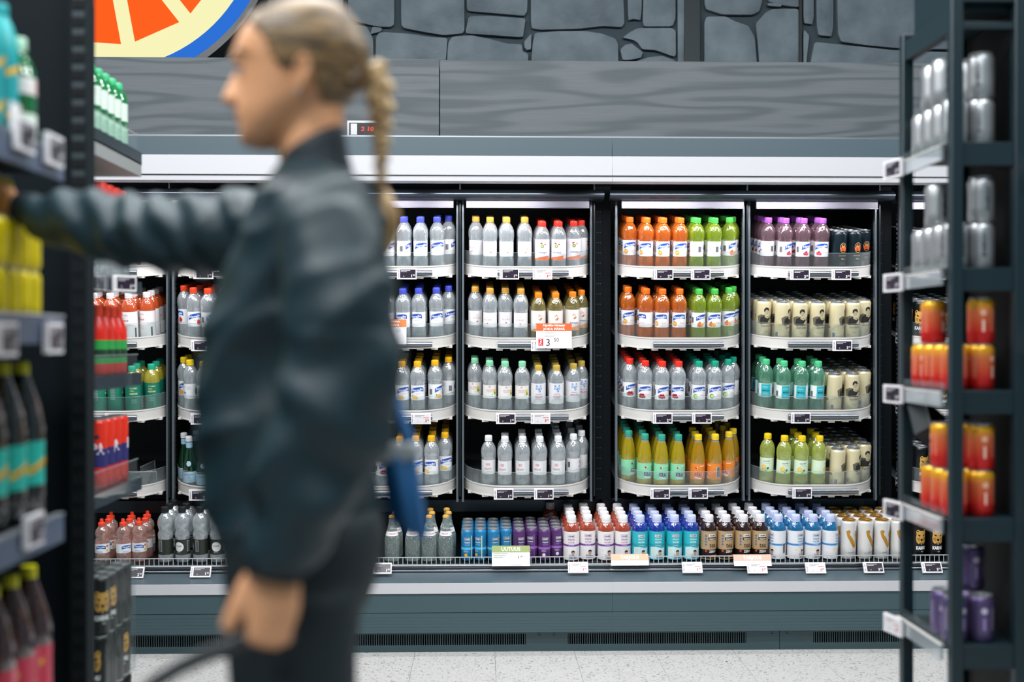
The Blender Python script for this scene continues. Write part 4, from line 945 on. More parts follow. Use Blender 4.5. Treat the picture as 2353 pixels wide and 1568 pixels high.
# bay G (behind the can rack)
fill('G', 0, 'black', [2108, 2146, 2184, 2222], [5, 5, 5, 5], rots=[.4, .2, .1, .3])
fill('G', 1, 'karhu', [2115, 2153, 2190, 2228], [5, 5, 5, 5], rots=[-.35, .35, .1, 0])
fill('G', 2, 'karhu', [2115, 2153, 2190, 2228], [4, 4, 4, 4], rots=[1.2, .2, .1, 0])
fill('G', 3, 'karhu', [2115, 2153, 2190, 2228], [4, 4, 4, 4], rots=[.3, .2, .1, 0])
# bays A and B (beyond the arm)
fill('A', 0, 'vito', [262, 303, 338], [2, 2, 2])
fill('A', 1, 'vito', [224, 262, 303, 338.6], [5, 4, 4, 4], rots=[.1, -.2, -.3, -.6])
fill('A', 2, 'vitg', [232, 268, 310.6, 347], [1, 1, 3, 3], rots=[1.8, 1.8, .4, .25])
fill('B', 0, 'strw', [410, 449, 484, 520], [2, 2, 2, 2])
fill('B', 1, 'strw', [410.5, 449, 484, 520], [4, 4, 3, 2], rots=[-1.0, .3, .9, .4])
fill('B', 2, 'yelo', [408, 439, 474], [4, 4, 3], rots=[.2, 2.6, .2])
fill('B', 3, 'pell', [407, 436, 472], [1, 2, 2], rots=[.9, .05, .1])
# bottom well
WZ = lambda y: 0.345 + (y - (YB + 0.105)) / (YW - 0.06 - YB - 0.105) * 0.056
WT = math.atan2(0.056, YW - 0.06 - YB - 0.105)
def well(key, pxs, rows, where, y0=4.935, rots=None, shift=0):
    k = K[key]; r = k['r']; grp = '%s in the bottom well %s' % (k['words'], where)
    for ci, px in enumerate(pxs):
        n = rows[ci] if isinstance(rows, (list, tuple)) else rows
        for j in range(n):
            y = y0 + r * .2 + j * (r * 1.80 if shift else r * 2.03)
            X = at(px, 1284, y0).x + (shift * (r + .001) if j % 2 else 0)
            lab = '%s, %s column, %s, bottom well %s' % (k['words'], ORD[ci], depthword(j), where)
            y = settle('well', X, y, r + .0006, YW - .07 - r)
            if y is None: break
            T = Matrix.Translation((X, y, WZ(y) + .0012)) @ Matrix.Rotation(WT, 4, 'X')
            place(key, T, lab, grp, None if rots is None or j else rots[ci % len(rots)])
well('kids', [235, 284, 318], [3, 3, 3], 'beside the beer cartons', rots=[.1, .7, .2], shift=.25)
well('topp', [381, 420, 461, 500], [3, 3, 3, 2], 'before her knees', rots=[-1.8, -.3, -1.6, 0])
well('glas', [901, 948, 986, 1024.5], [2, 2, 3, 3], 'under her blue bag', shift=.3)
well('cyan', [1074, 1104, 1134, 1163], [4, 4, 4, 4], 'beside the glass bottles', rots=[0, -.5, .3, 0.1])
well('viol', [1193, 1222, 1251, 1279], [4, 4, 4, 4], 'before the rose bottles', rots=[.3, -.3, .1, .35])
well('osr', [1313, 1350.5, 1392, 1431], [4, 4, 4, 4], 'beside the purple cans', rots=[-.1, 0, .1, .1])
well('ost', [1470, 1509, 1549, 1588], [4, 4, 4, 4], 'beside the rose bottles', rots=[.1, .05, .05, .1])
well('tea', [1628, 1667, 1707, 1746], [4, 4, 4, 4], 'between blue bottles', rots=[.3, .25, .3, .1])
well('osb', [1787, 1827, 1867, 1907], [4, 4, 4, 4], 'beside the dark tea', rots=[-1.2, .5, .2, .9])
well('wgold', [1949, 1987, 2025, 2063], [4, 4, 4, 4], 'beside the rack post', rots=[.1, .5, .2, .2])
well('karhu', [2107, 2147, 2186, 2224], [3, 3, 3, 3], 'behind the can rack', rots=[.25, .1, .2, .1])
x = at(1265, 1200, 5.15).x; yo = settle('well', x, 5.16, .036, 5.45)
place('osr', Matrix.Translation((x, yo, WZ(yo) + .0012)) @ Matrix.Rotation(WT, 4, 'X'), 'rose vitamin-drink bottle standing alone behind the slim purple cans', None)
# ------------------------------------------------------------------ electronic shelf tags and price cards
TAGW, TAGH = 0.083, 0.047
m_tagw = M('tag_white', '#f0edf0', 0.4); m_scr = M('tag_screen_dark', '#2a2230', 0.3); m_scrw = M('tag_screen_light', '#dcd9dc', 0.4)
tagc = {}
def tag_meshes(dark, price):
    key = (dark, price)
    if key in tagc: return tagc[key]
    mb = MB(); mb.box(-TAGW / 2, TAGW / 2, -.009, 0, -TAGH / 2, TAGH / 2, m_tagw); fr = mb.mesh('price_tag')
    sc = MB(); scm = m_scr if dark else m_scrw; sc.box(-.028, .037, -.0098, -.009, -.0175, .0175, scm)
    pr = Print(sc, None); tx = ink('#f2eef4') if dark else ink('#6a6468'); off = len(sc.v)
    for k, (w_, c) in enumerate(((.040, tx), (.026, tx))): sc.add([(-.025, -.0101, .0125 - .005 * k), (-.025 + w_, -.0101, .0125 - .005 * k), (-.025 + w_, -.0101, .0138 - .005 * k), (-.025, -.0101, .0138 - .005 * k)], [(0, 1, 2, 3)], c)
    whole, cents = price.split('.')
    big = tx if dark else ink('#c8242c')
    t = MB(); p = Print(t, None); p.text(whole, 21, -9, 11, big, 1, bold=.05); p.text(cents, 30, -6, 6, big, 1, bold=.03); p.text('1l', -13, -11, 4.5, tx, 1, bold=.02)
    if not dark: p.rect(10, 34, 3, 5, ink('#c8242c'), 1)
    sc.add([(v[0], v[1] - .0099, v[2]) for v in t.v], t.f, tx)
    k0 = len(sc.m) - len(t.f)
    for i, mi_ in enumerate(t.m): sc.m[k0 + i] = sc.mi(t.mats[mi_])
    bc = MB()
    for k in range(6): bc.box(-.038, -.033, -.0093, -.009, -.016 + .0055 * k, -.013 + .0055 * k, ink('#8d878c'))
    tagc[key] = (fr, sc.mesh('screen'), bc.mesh('barcode'))
    return tagc[key]
def esl(loc, rot, dark, price, label, group='shelf price tags'):
    fr, sc, bc = tag_meshes(dark, price); o = link('price_tag', fr, None, loc, rot)
    link('screen', sc, o); b = link('barcode', bc, o); tag(o, label, 'price tag', group); return o
def rail_tag(letter, row, px, dark, price, label):
    x0, wd = BAYS[letter]; X = at(px, LIPTOP[row] + 17, YL).x
    p = TRAYS[(letter, row)] @ Vector((X - x0, -0.0125, 0.0185)); esl(p, (R(2), 0, 0), dark, price, label)
bn = BAYSHORT
for letter, row, px, dark, price, what in [('D', 0, 1170, 1, '1.95', 'under the gold-capped bottles'), ('D', 0, 1246, 0, '3.50', 'under the red-capped bottles'), ('D', 1, 1242, 0, '3.50', 'half behind the orange price card'),
    ('D', 2, 1162, 1, '1.95', 'under the mint-capped bottles'), ('D', 2, 1241.5, 0, '3.50', 'under the blue-drop bottles'), ('D', 3, 1157, 1, '1.95', 'under the first white-capped bottles'), ('D', 3, 1249, 1, '1.95', 'under the later white-capped bottles'),
    ('E', 0, 1523, 1, '2.05', 'under the orange drinks'), ('E', 0, 1608, 1, '2.05', 'under the lime drinks'), ('E', 2, 1521, 1, '2.05', 'under the red-capped berry bottles'), ('E', 2, 1610.6, 1, '2.05', 'under the teal-capped bottles'),
    ('E', 3, 1515, 1, '2.65', 'under the mint-label sodas'), ('E', 3, 1602, 1, '2.65', 'under the orange-label sodas'), ('F', 0, 1835, 1, '2.05', 'under the purple-capped bottles'), ('F', 0, 1930, 1, '3.75', 'under the orange-emblem cans'),
    ('F', 1, 1932, 1, '3.75', 'under the cream cans'), ('F', 2, 1837, 1, '1.95', 'under the green-tinted bottles'), ('F', 3, 1840, 1, '1.95', 'under the pale lime drinks'), ('C', 0, 935.5, 1, '1.95', 'under the blue-capped bottles'),
    ('C', 2, 968, 0, '3.50', 'under the lemon water bottles'), ('B', 0, 470, 1, '1.95', 'below her sleeve'), ('B', 1, 465, 1, '1.95', 'under the strawberry water'), ('B', 2, 464, 1, '1.95', 'under the citrus water'), ('B', 3, 460, 1, '2.95', 'under the green glass bottles'), ('A', 2, 268, 0, '2.95', 'under the green-label drinks')]:
    rail_tag(letter, row, px, dark, price, '%s price tag %s, %s, %s' % ('dark-screen' if dark else 'white-screen', what, SHELF[row], bn[letter]))
for px, py, dark, price, what in [(308, 1318, 1, '2.95', 'below the pink sport-cap bottles'), (462, 1316, 1, '1.95', 'below the black-labelled bottles'), (877, 1308, 1, '1.95', 'below the first glass bottle'), (1328, 1306, 0, '1.29', 'below the rose vitamin drinks'),
        (1590, 1306, 0, '1.29', 'below the turquoise-label bottles'), (1739, 1307, 0, '1.29', 'under the card below the tea'), (1873, 1307, 0, '1.29', 'below the white-label blue bottles'), (2006, 1306, 1, '3.75', 'below the gold-drip cans'), (2140, 1306, 1, '3.75', 'below the bear-face cans behind the rack')]:
    p = at(px, py, YB + 0.042); esl(p, (R(-30), 0, 0), dark, price, '%s price tag on the bottom rail %s' % ('dark-screen' if dark else 'white-screen', what), 'price tags on the bottom rail')
def card(name, px, py, Y, w, h, head, headtxt, label, draw=None, lean=0, headh=.3):
    p = at(px, py, Y); o = tag(empty(name, p), label, 'price card', 'price cards'); o.rotation_euler = (R(lean), 0, 0)
    mb = MB(); mb.box(-w / 2, w / 2, -.001, .001, -h / 2, h / 2, ink('#f3f1f2')); mb.build('sheet', o)
    mb = MB(); mb.box(-w / 2, w / 2, -.0016, -.001, h / 2 - h * headh, h / 2, ink(head)); pr = Print(mb, None); n = len(mb.v)
    lines = headtxt if isinstance(headtxt, list) else [headtxt]
    for i, t in enumerate(lines): pr.text(t, 0, (h / 2 - h * headh * (i + .5) / len(lines)) * 1000, h * headh / len(lines) * 1000 * .55, ink('#fffaf4'), 1, width=w * 1000 * (.62 if len(lines) > 1 else .5), bold=.05)
    mb.v[n:] = [(v[0], v[1] - .0015, v[2]) for v in mb.v[n:]]
    mb.build('header', o)
    if draw:
        mb = MB(); pr = Print(mb, None); draw(pr); mb.v = [(v[0], v[1] - .0011, v[2]) for v in mb.v]; mb.build('print', o, smooth=False)
def joka(pr):
    pr.rect(-66, -46, -42, -12, ink('#d8262c')); pr.text('2', -56, -21, 13, ink('#ffffff'), 2, bold=.05); pr.text('PL', -56, -35, 8, ink('#ffffff'), 2, bold=.03)
    pr.text('3', -25, -28, 30, ink('#4a2444'), 1, bold=.0); pr.text('50', 10, -17, 16, ink('#4a2444'), 1, bold=.0)
    for k in range(4): pr.rect(-40, 8 - 8 * (k % 2), 14 - 6 * k, 16 - 6 * k, ink('#b9b4b8'))
    pr.rect(30, 50, -2, 14, ink('#d9dbe4')); pr.rect(10, 60, -46, -44.5, ink('#d6d2d6'))
card('price_card', 1273, 772, YL - 0.036, 0.150, 0.105, '#f0663a', ['Hyvään hintaan', 'JOKA PÄIVÄ'], 'orange-headed price card reading 3.50 on the second shelf left of pillar', joka)
card('price_card', 893, 763, YL - 0.036, 0.150, 0.105, '#f0864e', ['Hyvään hintaan', 'JOKA PÄIVÄ'], 'orange-headed price card half hidden behind her elbow', joka)
def uutuus(pr):
    for k in range(3): pr.rect(-72, -12 - 10 * k, 8 - 8 * k, 11 - 8 * k, ink('#b9c2b0'))
    pr.text('1', 30, -6, 11, ink('#3d3540'), 1, bold=.02); pr.text('29', 43, -3, 6, ink('#3d3540'), 1, bold=.02); pr.rect(0, 45, -38, -36.5, ink('#cfd0cc'))
card('price_card', 1174, 1278, YB + 0.055, 0.157, 0.083, '#a9b878', 'UUTUUS', 'white price card with olive header on the bottom rail by purple cans', uutuus, -10, .32)
card('price_card', 1447, 1287, YB + 0.055, 0.156, 0.048, '#e6b697', 'TARJOUS', 'low cream price card on the bottom rail by rose bottles', None, -25, .55)
card('price_card', 1729, 1288, YB + 0.055, 0.156, 0.048, '#e8b9a6', 'TARJOUS', 'low cream price card on the bottom rail below the tea bottles', None, -25, .55)
# clear dividers left on the empty lowest tray behind the hanging shelves
x0, wd = BAYS['A']
for i, (px, ang, lab) in enumerate(((330, 0, 'clear plastic divider standing across the empty lowest tray'), (322, 75, 'clear plastic divider running back along the empty lowest tray'))):
    T = TRAYS[('A', 3)]; X = at(px, 1110, 5.1).x - x0
    mb = MB(); mb.box(-.06, .06, -.0015, .0015, 0, .055, m_clear); mb.box(-.06, .06, -.0025, .0025, .053, .056, m_glass_rail); mb.box(.058, .0605, -.0025, .0025, 0, .056, m_glass_rail)
    o = mb.build('tray_divider'); o.matrix_world = T @ Matrix.Translation((X, 0.10 + .13 * i, 0.0345)) @ Matrix.Rotation(R(ang), 4, 'Z'); tag(o, lab, 'divider')

# ------------------------------------------------------------------ narrow can rack standing in front on the right
XF = 1.175; DN, DF_ = 2.90, 3.22
def atX(px, X):   # depth along Y where a picture column meets the plane x = X
    u = (px - CX) / F; d = FWD + RGT * u; return X / d.x * d.y
YN = atX(2195, XF); YFAR = atX(2085, XF)
XR = at(2341, 784, YN).x
rack = tag(empty('can_rack', (XF, YN, 0)), 'narrow teal metal rack of small cans with open end, beside the chiller', 'rack')
def rp(name, mb, bevel=0):
    o = mb.build(name, rack, bevel=bevel); o.location = (-XF, -YN, 0); return o
pw_ = 0.030
for xx, yy, z1 in ((XF, YN, 2.4), (XF - .003, YFAR, 1.27 + 709 / F * YFAR), (XR, YN, 2.4), (XR, YFAR, 2.3)):
    mb = MB(); mb.box(xx - pw_ / 2, xx + pw_ / 2, yy - pw_ / 2, yy + pw_ / 2, 0, z1, m_rack); rp('post', mb, 0.003)
ZT = 1.27 + 709 / F * YFAR
mb = MB(); mb.box(XF - .012, XF + .012, YN, YFAR, ZT - 0.075, ZT - 0.02, m_rack); rp('top_rail', mb, .002)
mb = MB(); mb.box(XF, XR, YN - .012, YN + .012, ZT - .004, ZT + .09, m_rack); rp('top_rail', mb, .002)
mb = MB(); mb.box(XF, XR, YN - .008, YN + .008, zp(60, YN), zp(44, YN), m_rack); rp('cross_bar', mb, .001)
mb = MB(); mb.box(XF + 0.012, XF + 0.3, YN + .02, YFAR - .02, ZT - .02, ZT + .10, m_rack); rp('header_board', mb)
mb = MB(); mb.box(XR + .002, XR + .014, YN + .016, YFAR - .016, 0.1, 2.4, m_cavity); rp('back_panel', mb)
RZ = [1.763, 1.452, 1.147, 0.83, 0.515, 0.20]
for i, z in enumerate(RZ):
    t = 0.058
    mb = MB(); mb.box(XF - .005, XR + .01, YN + .012, YFAR - .012, z - .012, z, m_rack); mb.box(XF + .012, XR - .012, YN - .008, YN + .012, z - t, z, m_rack); s = rp('shelf', mb, .001)
    mb = MB(); mb.box(XF - .030, XF - .022, YN + .02, YFAR + .005, z - .042, z - .004, m_glass_rail); mb.box(XF - .031, XF - .021, YN + .02, YFAR + .005, z - .006, z - .003, m_plast); o = mb.build('price_rail', s)
    mb = MB(); mb.box(XF - .018, XF - .016, YN + .02, YFAR, z, z + .02, m_clear2); o = mb.build('clear_guard', s)
    if i < 5:
        py = [393, 660, 925, 1190, 1460][i]
        o = esl((XF - .043, YFAR - .022, z - .022), (0, 0, R(-78)), i != 4, '1.95', ['price tag at the rack\'s uppermost rail beside silver cans', 'price tag on the second rack rail below silver cans', 'price tag on the third rack rail below red-and-yellow cans', 'price tag on the fourth rack rail in front of the bear cans', 'pale price tag on the lowest visible rack rail over the floor'][i], 'price tags on the can rack')
        o.scale = (1.05, 1, 1.05)
for z_ in (1.70, 1.262, .86):
    mb = MB(); mb.box(XR + .016, XR + .030, YN - .03, YN + .02, z_ - .012, z_ + .012, m_rack); rp('tag_bracket', mb)
for i, (py, z) in enumerate(((375, 1.70), (785, 1.262), (1165, .86))):
    p = at(2349, py, YN - .02); esl((XR + .034, YN - .034, p.z), (0, 0, R(40)), False, '1.95', ['pale price tag on the rack\'s hidden face, uppermost of three', 'pale price tag on the rack\'s hidden face, middle of three', 'pale price tag on the rack\'s hidden face, lowest of three'][i], 'price tags on the can rack')
def rcans(key, spots, z, words, grp):
    for i, (x, y) in enumerate(spots):
        place(key, Matrix.Translation((x, y, z)), words % ORD[i], grp)
rr = .0336; rows_y = [YN + .052 + k * .0672 for k in range(4)]; ncol = max(2, int((XR - XF + .01) / .0672)); cx0 = XF + .018
cols_x = [cx0 + k * .068 for k in range(2)]
cfg = [('silv', 0, [(a, b) for b in rows_y for a in cols_x], 'silver energy can in the %s place of the lower layer, top rack shelf'),
       ('silv', .1155, [(cols_x[1], rows_y[0]), (cols_x[1], rows_y[1]), (cols_x[0], rows_y[1]), (cols_x[0], rows_y[2]), (cols_x[1], rows_y[2])], 'silver energy can in the %s place of the upper layer, top rack shelf')]
for key, dz, sp, wd_ in cfg: rcans(key, sp, RZ[0] + dz, wd_, 'silver cans on the top rack shelf')
rcans('silv', [(a, b) for b in rows_y for a in cols_x], RZ[1], 'silver energy can in the %s place of the lower layer, second rack shelf', 'silver cans on the second rack shelf')
rcans('silv', [(cols_x[1], rows_y[0]), (cols_x[0] + .01, rows_y[2]), (cols_x[1], rows_y[3])], RZ[1] + .1155, 'silver energy can in the %s place of the upper layer, second rack shelf', 'silver cans on the second rack shelf')
rcans('fire', [(a, b) for b in rows_y for a in cols_x], RZ[2], 'red-and-yellow can in the %s place of the lower layer, third rack shelf', 'red cans on the third rack shelf')
rcans('fire', [(cols_x[1], rows_y[0]), (cols_x[0] - .003, rows_y[0] + .02), (cols_x[0], rows_y[2])][:1] + [(cols_x[0], rows_y[2])], RZ[2] + .1155, 'red-and-yellow can in the %s place of the upper layer, third rack shelf', 'red cans on the third rack shelf')
rcans('fire', [(cols_x[0], rows_y[0]), (cols_x[1], rows_y[0]), (cols_x[0], rows_y[1]), (cols_x[1], rows_y[1]), (cols_x[1], rows_y[2]), (cols_x[0], rows_y[2])], RZ[3], 'red-and-yellow can in the %s place of the lower layer, fourth rack shelf', 'red cans on the fourth rack shelf')
rcans('fire', [(cols_x[1], rows_y[0]), (cols_x[1], rows_y[1]), (cols_x[0], rows_y[1]), (cols_x[1], rows_y[2])], RZ[3] + .1155, 'red-and-yellow can in the %s place of the upper layer, fourth rack shelf', 'red cans on the fourth rack shelf')
rcans('pviol', [(cols_x[0], rows_y[0]), (cols_x[1], rows_y[0]), (cols_x[0], rows_y[1]), (cols_x[1], rows_y[1])], RZ[4], 'purple-and-silver can in the %s place of the lower layer, fifth rack shelf', 'purple cans on the fifth rack shelf')
rcans('pviol', [(cols_x[1] + .004, rows_y[1])], RZ[4] + .1155, 'purple-and-silver can stacked alone above the %s row, fifth rack shelf', None)
rcans('pviol', [(a, b) for b in rows_y[:2] for a in cols_x], RZ[5], 'purple-and-silver can in the %s place, lowest rack shelf', 'purple cans on the lowest rack shelf')
# crumpled empty carton tray leaning over the cans on the fourth rack shelf
mb = MB(); ck = M('dark_carton', '#20272b', .6); ce = M('carton_edge', '#6f7577', .7)
mb.box(-.05, .05, -.06, .06, 0, .003, ck); mb.box(-.05, -.047, -.06, .06, 0, .05, ck); mb.box(.047, .05, -.06, .06, 0, .05, ck); mb.box(-.05, .05, -.06, -.057, 0, .05, ck); mb.box(-.05, .05, .057, .06, 0, .05, ck)
mb.box(-.0505, .0505, -.0605, -.0565, .05, .052, ce); mb.box(-.0505, -.0465, -.0605, .0605, .05, .052, ce)
o = mb.build('carton_tray'); o.location = (XF + .005, rows_y[3] - .02, RZ[3] + .20); o.rotation_euler = (R(50), R(35), R(25)); tag(o, 'empty black carton tray leaning on the cans of the fourth rack shelf', 'carton')

# ------------------------------------------------------------------ near gondola on the left (dark, cropped by the frame)
XA = -0.825; m_gon = M('gondola_black', '#08141a', .7, spec=.2); m_rail = M('rail_blue_grey', '#4b5a70', .35)
YA1 = atX(146, XA); YA0 = YA1 - 0.85
gon = tag(empty('shelf_unit', (XA, YA1, 0)), 'dark shelving unit of big bottles and yellow cans where her hand reaches', 'shelving')
def gp(name, mb, bevel=0, par=None):
    o = mb.build(name, gon, bevel=bevel); o.location = (-XA, -YA1, 0); return o
YE = 2.74; xe = at(206, 784, YE).x
mb = MB(); mb.box(-2.2, xe, YE, YE + .035, 0, 2.5, m_gon); gp('end_panel', mb)
mb = MB(); mb.box(-1.62, -1.60, YA0, YE, 0, 2.5, m_gon); gp('back_panel', mb)
ua, ub = at(158, 784, YE - .03).x, at(199, 784, YE - .03).x
mb = MB(); mb.box(ua, ub, YE - .03, YE, 0, 2.5, M('upright_dark', '#0b161b', .7, spec=.2)); gp('upright', mb, .002)
mb = MB(); 
for k in range(60):
    z = .05 + k * .0405
    for f in (.30, .62): mb.box(ua + (ub - ua) * f, ua + (ub - ua) * (f + .16), YE - .0315, YE - .03, z, z + .022, M('slot_black', '#020405', .8))
o = gp('slot_pattern', mb); o['kind'] = 'stuff'
mb = MB()
for k in range(14):
    z = 1.50 + k * .0405; mb.box(ua + (ub - ua) * .2, ua + (ub - ua) * .9, YE - .0318, YE - .0312, z + .024, z + .0385, M('slot_rim', '#2a363b', .6))
o = gp('slot_rim_pattern', mb); o['kind'] = 'stuff'
GZ = [1.635, 1.315, 0.925, 0.52, 0.14]
for i, z in enumerate(GZ):
    mb = MB(); mb.box(-1.60, XA - .01, YA0, YA1, z - .035, z, m_gon); s = gp('shelf', mb, .002)
    mb = MB(); mb.box(XA - .012, XA, YA0, YA1 + .002, z - .050, z + .004, m_rail); mb.box(XA - .014, XA + .002, YA0, YA1 + .002, z + .003, z + .006, m_glass_rail); mb.build('price_rail', s)
esl((XA + .004, atX(45, XA), zp(316, atX(45, XA))), (0, 0, R(90)), True, '2.49', 'price tag below the white card on the dark unit\'s upper shelf', 'price tags on the dark unit')
esl((XA + .004, atX(113, XA), zp(350, atX(113, XA))), (0, 0, R(90)), True, '2.49', 'price tag at the far end of the dark unit\'s upper shelf', 'price tags on the dark unit')
esl((XA + .004, atX(112, XA), zp(777, atX(112, XA))), (0, 0, R(90)), True, '1.19', 'price tag below the yellow cans at the shelf\'s far end', 'price tags on the dark unit')
esl((XA + .004, atX(2, XA), zp(780, atX(2, XA))), (0, 0, R(90)), True, '1.19', 'price tag below the yellow cans cut by the picture edge', 'price tags on the dark unit')
esl((XA + .004, atX(66, XA), zp(1215, atX(66, XA))), (0, R(0), R(90)), True, '2.29', 'price tag under the dark-cola bottles with turquoise labels', 'price tags on the dark unit')
for o in [x for x in bpy.data.objects if x.get('group') == 'price tags on the dark unit']: o.scale = (1.0, 1, 1.25)
P_BIG = [(r_, z_ * .965) for r_, z_ in [(0, 2), (30, 0), (40, 0), (44, 6), (44, 60), (43, 70), (43, 150), (44, 158), (43, 190), (36, 225), (24, 262), (15, 288), (13.5, 295), (13.5, 308)]]
CLK = clear_mat('cola_plastic', '#3a2a22', '#120c0a', .5, .85, .1); CLPK = clear_mat('pink_soda', '#8a5a58', '#4a2426', .45, .8, .1)
bottle('cola', 'soda_bottle', 'bottle', 'big dark soda bottle', P_BIG, CLK, '#d3d020', (43, 66, 150, '#22b0a2', lambda p: [[p.poly([(x - 40, 84), (x + 36, 118), (x + 40, 132), (x - 38, 98)], ink('#e8c022')), p.text('Schweppes', x, 108, 13, ink('#c98a14'), 3, width=66, rot=24, bold=.03)] for x in (-85, 0, 85)]), (14.8, 284, 304))
bottle('pink', 'soda_bottle', 'bottle', 'big pink-label soda bottle', P_BIG, CLPK, '#d3d020', (43, 62, 150, '#c8324e', lambda p: [[p.rect(x - 20, x + 14, 62, 150, ink('#e8687e')), p.poly([(x - 26, 84), (x + 22, 112), (x + 24, 128), (x - 26, 98)], ink('#eec02a'), 2), p.text('Russchian', x, 106, 10, ink('#c23a1e'), 3, width=46, rot=28)] for x in (-85, 0, 85)]), (14.8, 284, 304))
CLGR = clear_mat('green_pet', '#4fbf7c', '#1d8a4a', .5, .85, .1)
bottle('grn', 'soda_bottle', 'bottle', 'green soda bottle', [(0, 2), (24, 0), (30, 0), (32, 5), (32, 120), (30, 140), (22, 162), (14, 178), (13, 196)], CLGR, '#bfe6cc', [(32, 96, 128, '#e8e4e2', lambda p: [p.text('7', x, 112, 22, ink('#d83a2e'), 2, bold=.05) for x in (-60, 0, 60)]), (32, 20, 60, '#dff0e2', lambda p: None)], (15, 184, 205))
bottle('tealb', 'soda_bottle', 'bottle', 'turquoise bottle with yellow stripes', [(0, 2), (24, 0), (30, 0), (32, 5), (32, 160), (30, 185), (22, 210), (14, 226), (13, 240)], ink('#1fa5a8'), '#2aa8ac', (32, 20, 150, '#1f9ea4', lambda p: [p.poly([(x - 30, 34 + dz), (x + 30, 58 + dz), (x + 30, 70 + dz), (x - 30, 46 + dz)], ink('#e6b62a')) for x in (-60, 0, 60) for dz in (0, 78)]), (15, 226, 248))
def onA(key, px, xoff, z, label, grp=None, dup=False):
    k = K[key]; X = XA - .03 - k['r'] + xoff; y = atX(px, X)
    return place(key, Matrix.Translation((X, y, z)), label, grp), y, X
o, y, X = onA('grn', 42, 0.015, GZ[0], 'green soda bottle with white label at the end of the upper shelf')
for j, nm in ((1, 'next to'), (2, 'second from')): place('tealb', Matrix.Translation((X - .005, y - .074 * j, GZ[0])), 'turquoise bottle with yellow stripes, %s the green soda bottle' % nm, 'turquoise bottles on the dark unit')
mb = MB(); yy = atX(45, XA); mb.box(-.001, .001, -.022, .022, 0, .06, ink('#e4e2e4')); o = mb.build('shelf_card'); o.location = (XA - .008, yy, GZ[0] + .0005); tag(o, 'blank white shelf card standing below the green soda bottle', 'card')
for lay in range(3):
    for j in range(5):
        for c_ in range(2):
            if lay == 2 and c_ == 0: continue
            X = XA - .016 - .026 - c_ * .0525; y = atX(62, XA - .042) - j * .0525
            place('ylw', Matrix.Translation((X, y, GZ[1] + .0895 * lay)), 'yellow can, %s along, %s layer, %s row, dark unit\'s middle shelf' % (ORD[j], ['bottom', 'middle', 'top'][lay], ['aisle-side', 'inner'][c_]), 'yellow cans stacked on the dark unit')
for key, z, px, word in (('cola', GZ[2], 48, 'dark soda bottle with turquoise label'), ('pink', GZ[3], 66, 'pink-label soda bottle with yellow cap')):
    X = XA - .026 - .046; y0 = atX(px, X)
    for j in range(4):
        place(key, Matrix.Translation((X, y0 - j * .0905, z)), '%s, %s from the far end of its shelf' % (word, ORD[j]), '%s on the dark unit' % K[key]['words'])

# ------------------------------------------------------------------ hanging shelves between the dark unit and the chiller
XBk = -1.10; YB1 = atX(312, XBk); YB0 = atX(196, XBk)
un = tag(empty('display_shelving', (XBk, YB1, 0)), 'open display shelving of red and green drinks between dark unit and chiller', 'shelving')
def up(name, mb, par=None, bevel=0):
    o = mb.build(name, un, bevel=bevel); o.location = (-XBk, -YB1, 0); return o
m_sh = M('shelf_teal', '#16292f', .4); m_beige = M('clip_beige', '#8d8c86', .5)
mb = MB(); mb.box(XBk - .40, XBk - .38, YB0 - .2, YB1 - .05, .0, 2.3, m_gon); up('back_panel', mb)
mb = MB(); px0 = at(194, 784, YB0 - .02).x; mb.box(px0, px0 + .022, YB0 - .03, YB0, 0, 2.2, m_rack); up('post', mb, bevel=.002)
for z in (1.60, 1.37, 1.12, .87, .62): 
    mb = MB(); mb.box(px0 - .001, px0 + .024, YB0 - .032, YB0 - .029, z, z + .035, m_beige); up('clip', mb)
m_railB = clear_mat('smoked_rail', '#8f9aa2', '#59656e', .5, .75, 0)
UZ = [1.868, 1.455, 1.168, 0.835]
for i, z in enumerate(UZ):
    mb = MB(); mb.box(XBk - .38, XBk, YB0, YB1, z - .03, z, m_sh); s = up('shelf', mb, bevel=.002)
    if i < 4:
        mb = MB(); mb.box(XBk, XBk + .018, YB0, YB1 + .004, z - .038, z + .002, m_sh if i == 0 else m_railB); mb.build('price_rail', s)
        mb = MB(); mb.box(XBk + .003, XBk + .0045, YB0, YB1, z, z + .06, m_clear2); mb.box(XBk + .0025, XBk + .005, YB0, YB1 + .01, z + .058, z + .061, m_glass_rail); mb.build('clear_guard', s)
mb = MB(); mb.box(XBk - .3, XBk + .018, YB0, YB1, UZ[0] - .075, UZ[0] - .032, M('shelf_lamp_grey', '#8f9290', .5)); up('lamp_housing', mb)
esl((XBk + .045, atX(247, XBk), 1.44), (0, 0, R(55)), True, '1.49', 'blurred dark-screen price tag on the shelving just below her sleeve', None)
P_GR = [(0, 1), (22, 0), (28, 0), (31, 4), (31, 150), (28, 168), (18, 182), (13, 188), (12.6, 196)]
bottle('grn2', 'soda_bottle', 'bottle', 'green bottle', P_GR, CLGR, '#3fae78', [(31, 84, 140, '#c9d8cc', lambda p: smallprint(p, 0, 130, 40, 8)), (31, 16, 66, '#a8cdb4', lambda p: None)], (14.6, 186, 206))
bottle('rgr', 'juice_bottle', 'bottle', 'red juice bottle with green band', [(0, 1), (22, 0), (28, 0), (31, 4), (31, 40), (31, 120), (30, 138), (22, 160), (16, 176), (15, 186)], M('tomato_red', '#d8281a', .3), '#f0482c', [(31, 34, 104, '#2f9a48', lambda p: p.rect(-98, 98, 52, 76, ink('#1a3d26')))], (17, 180, 206))
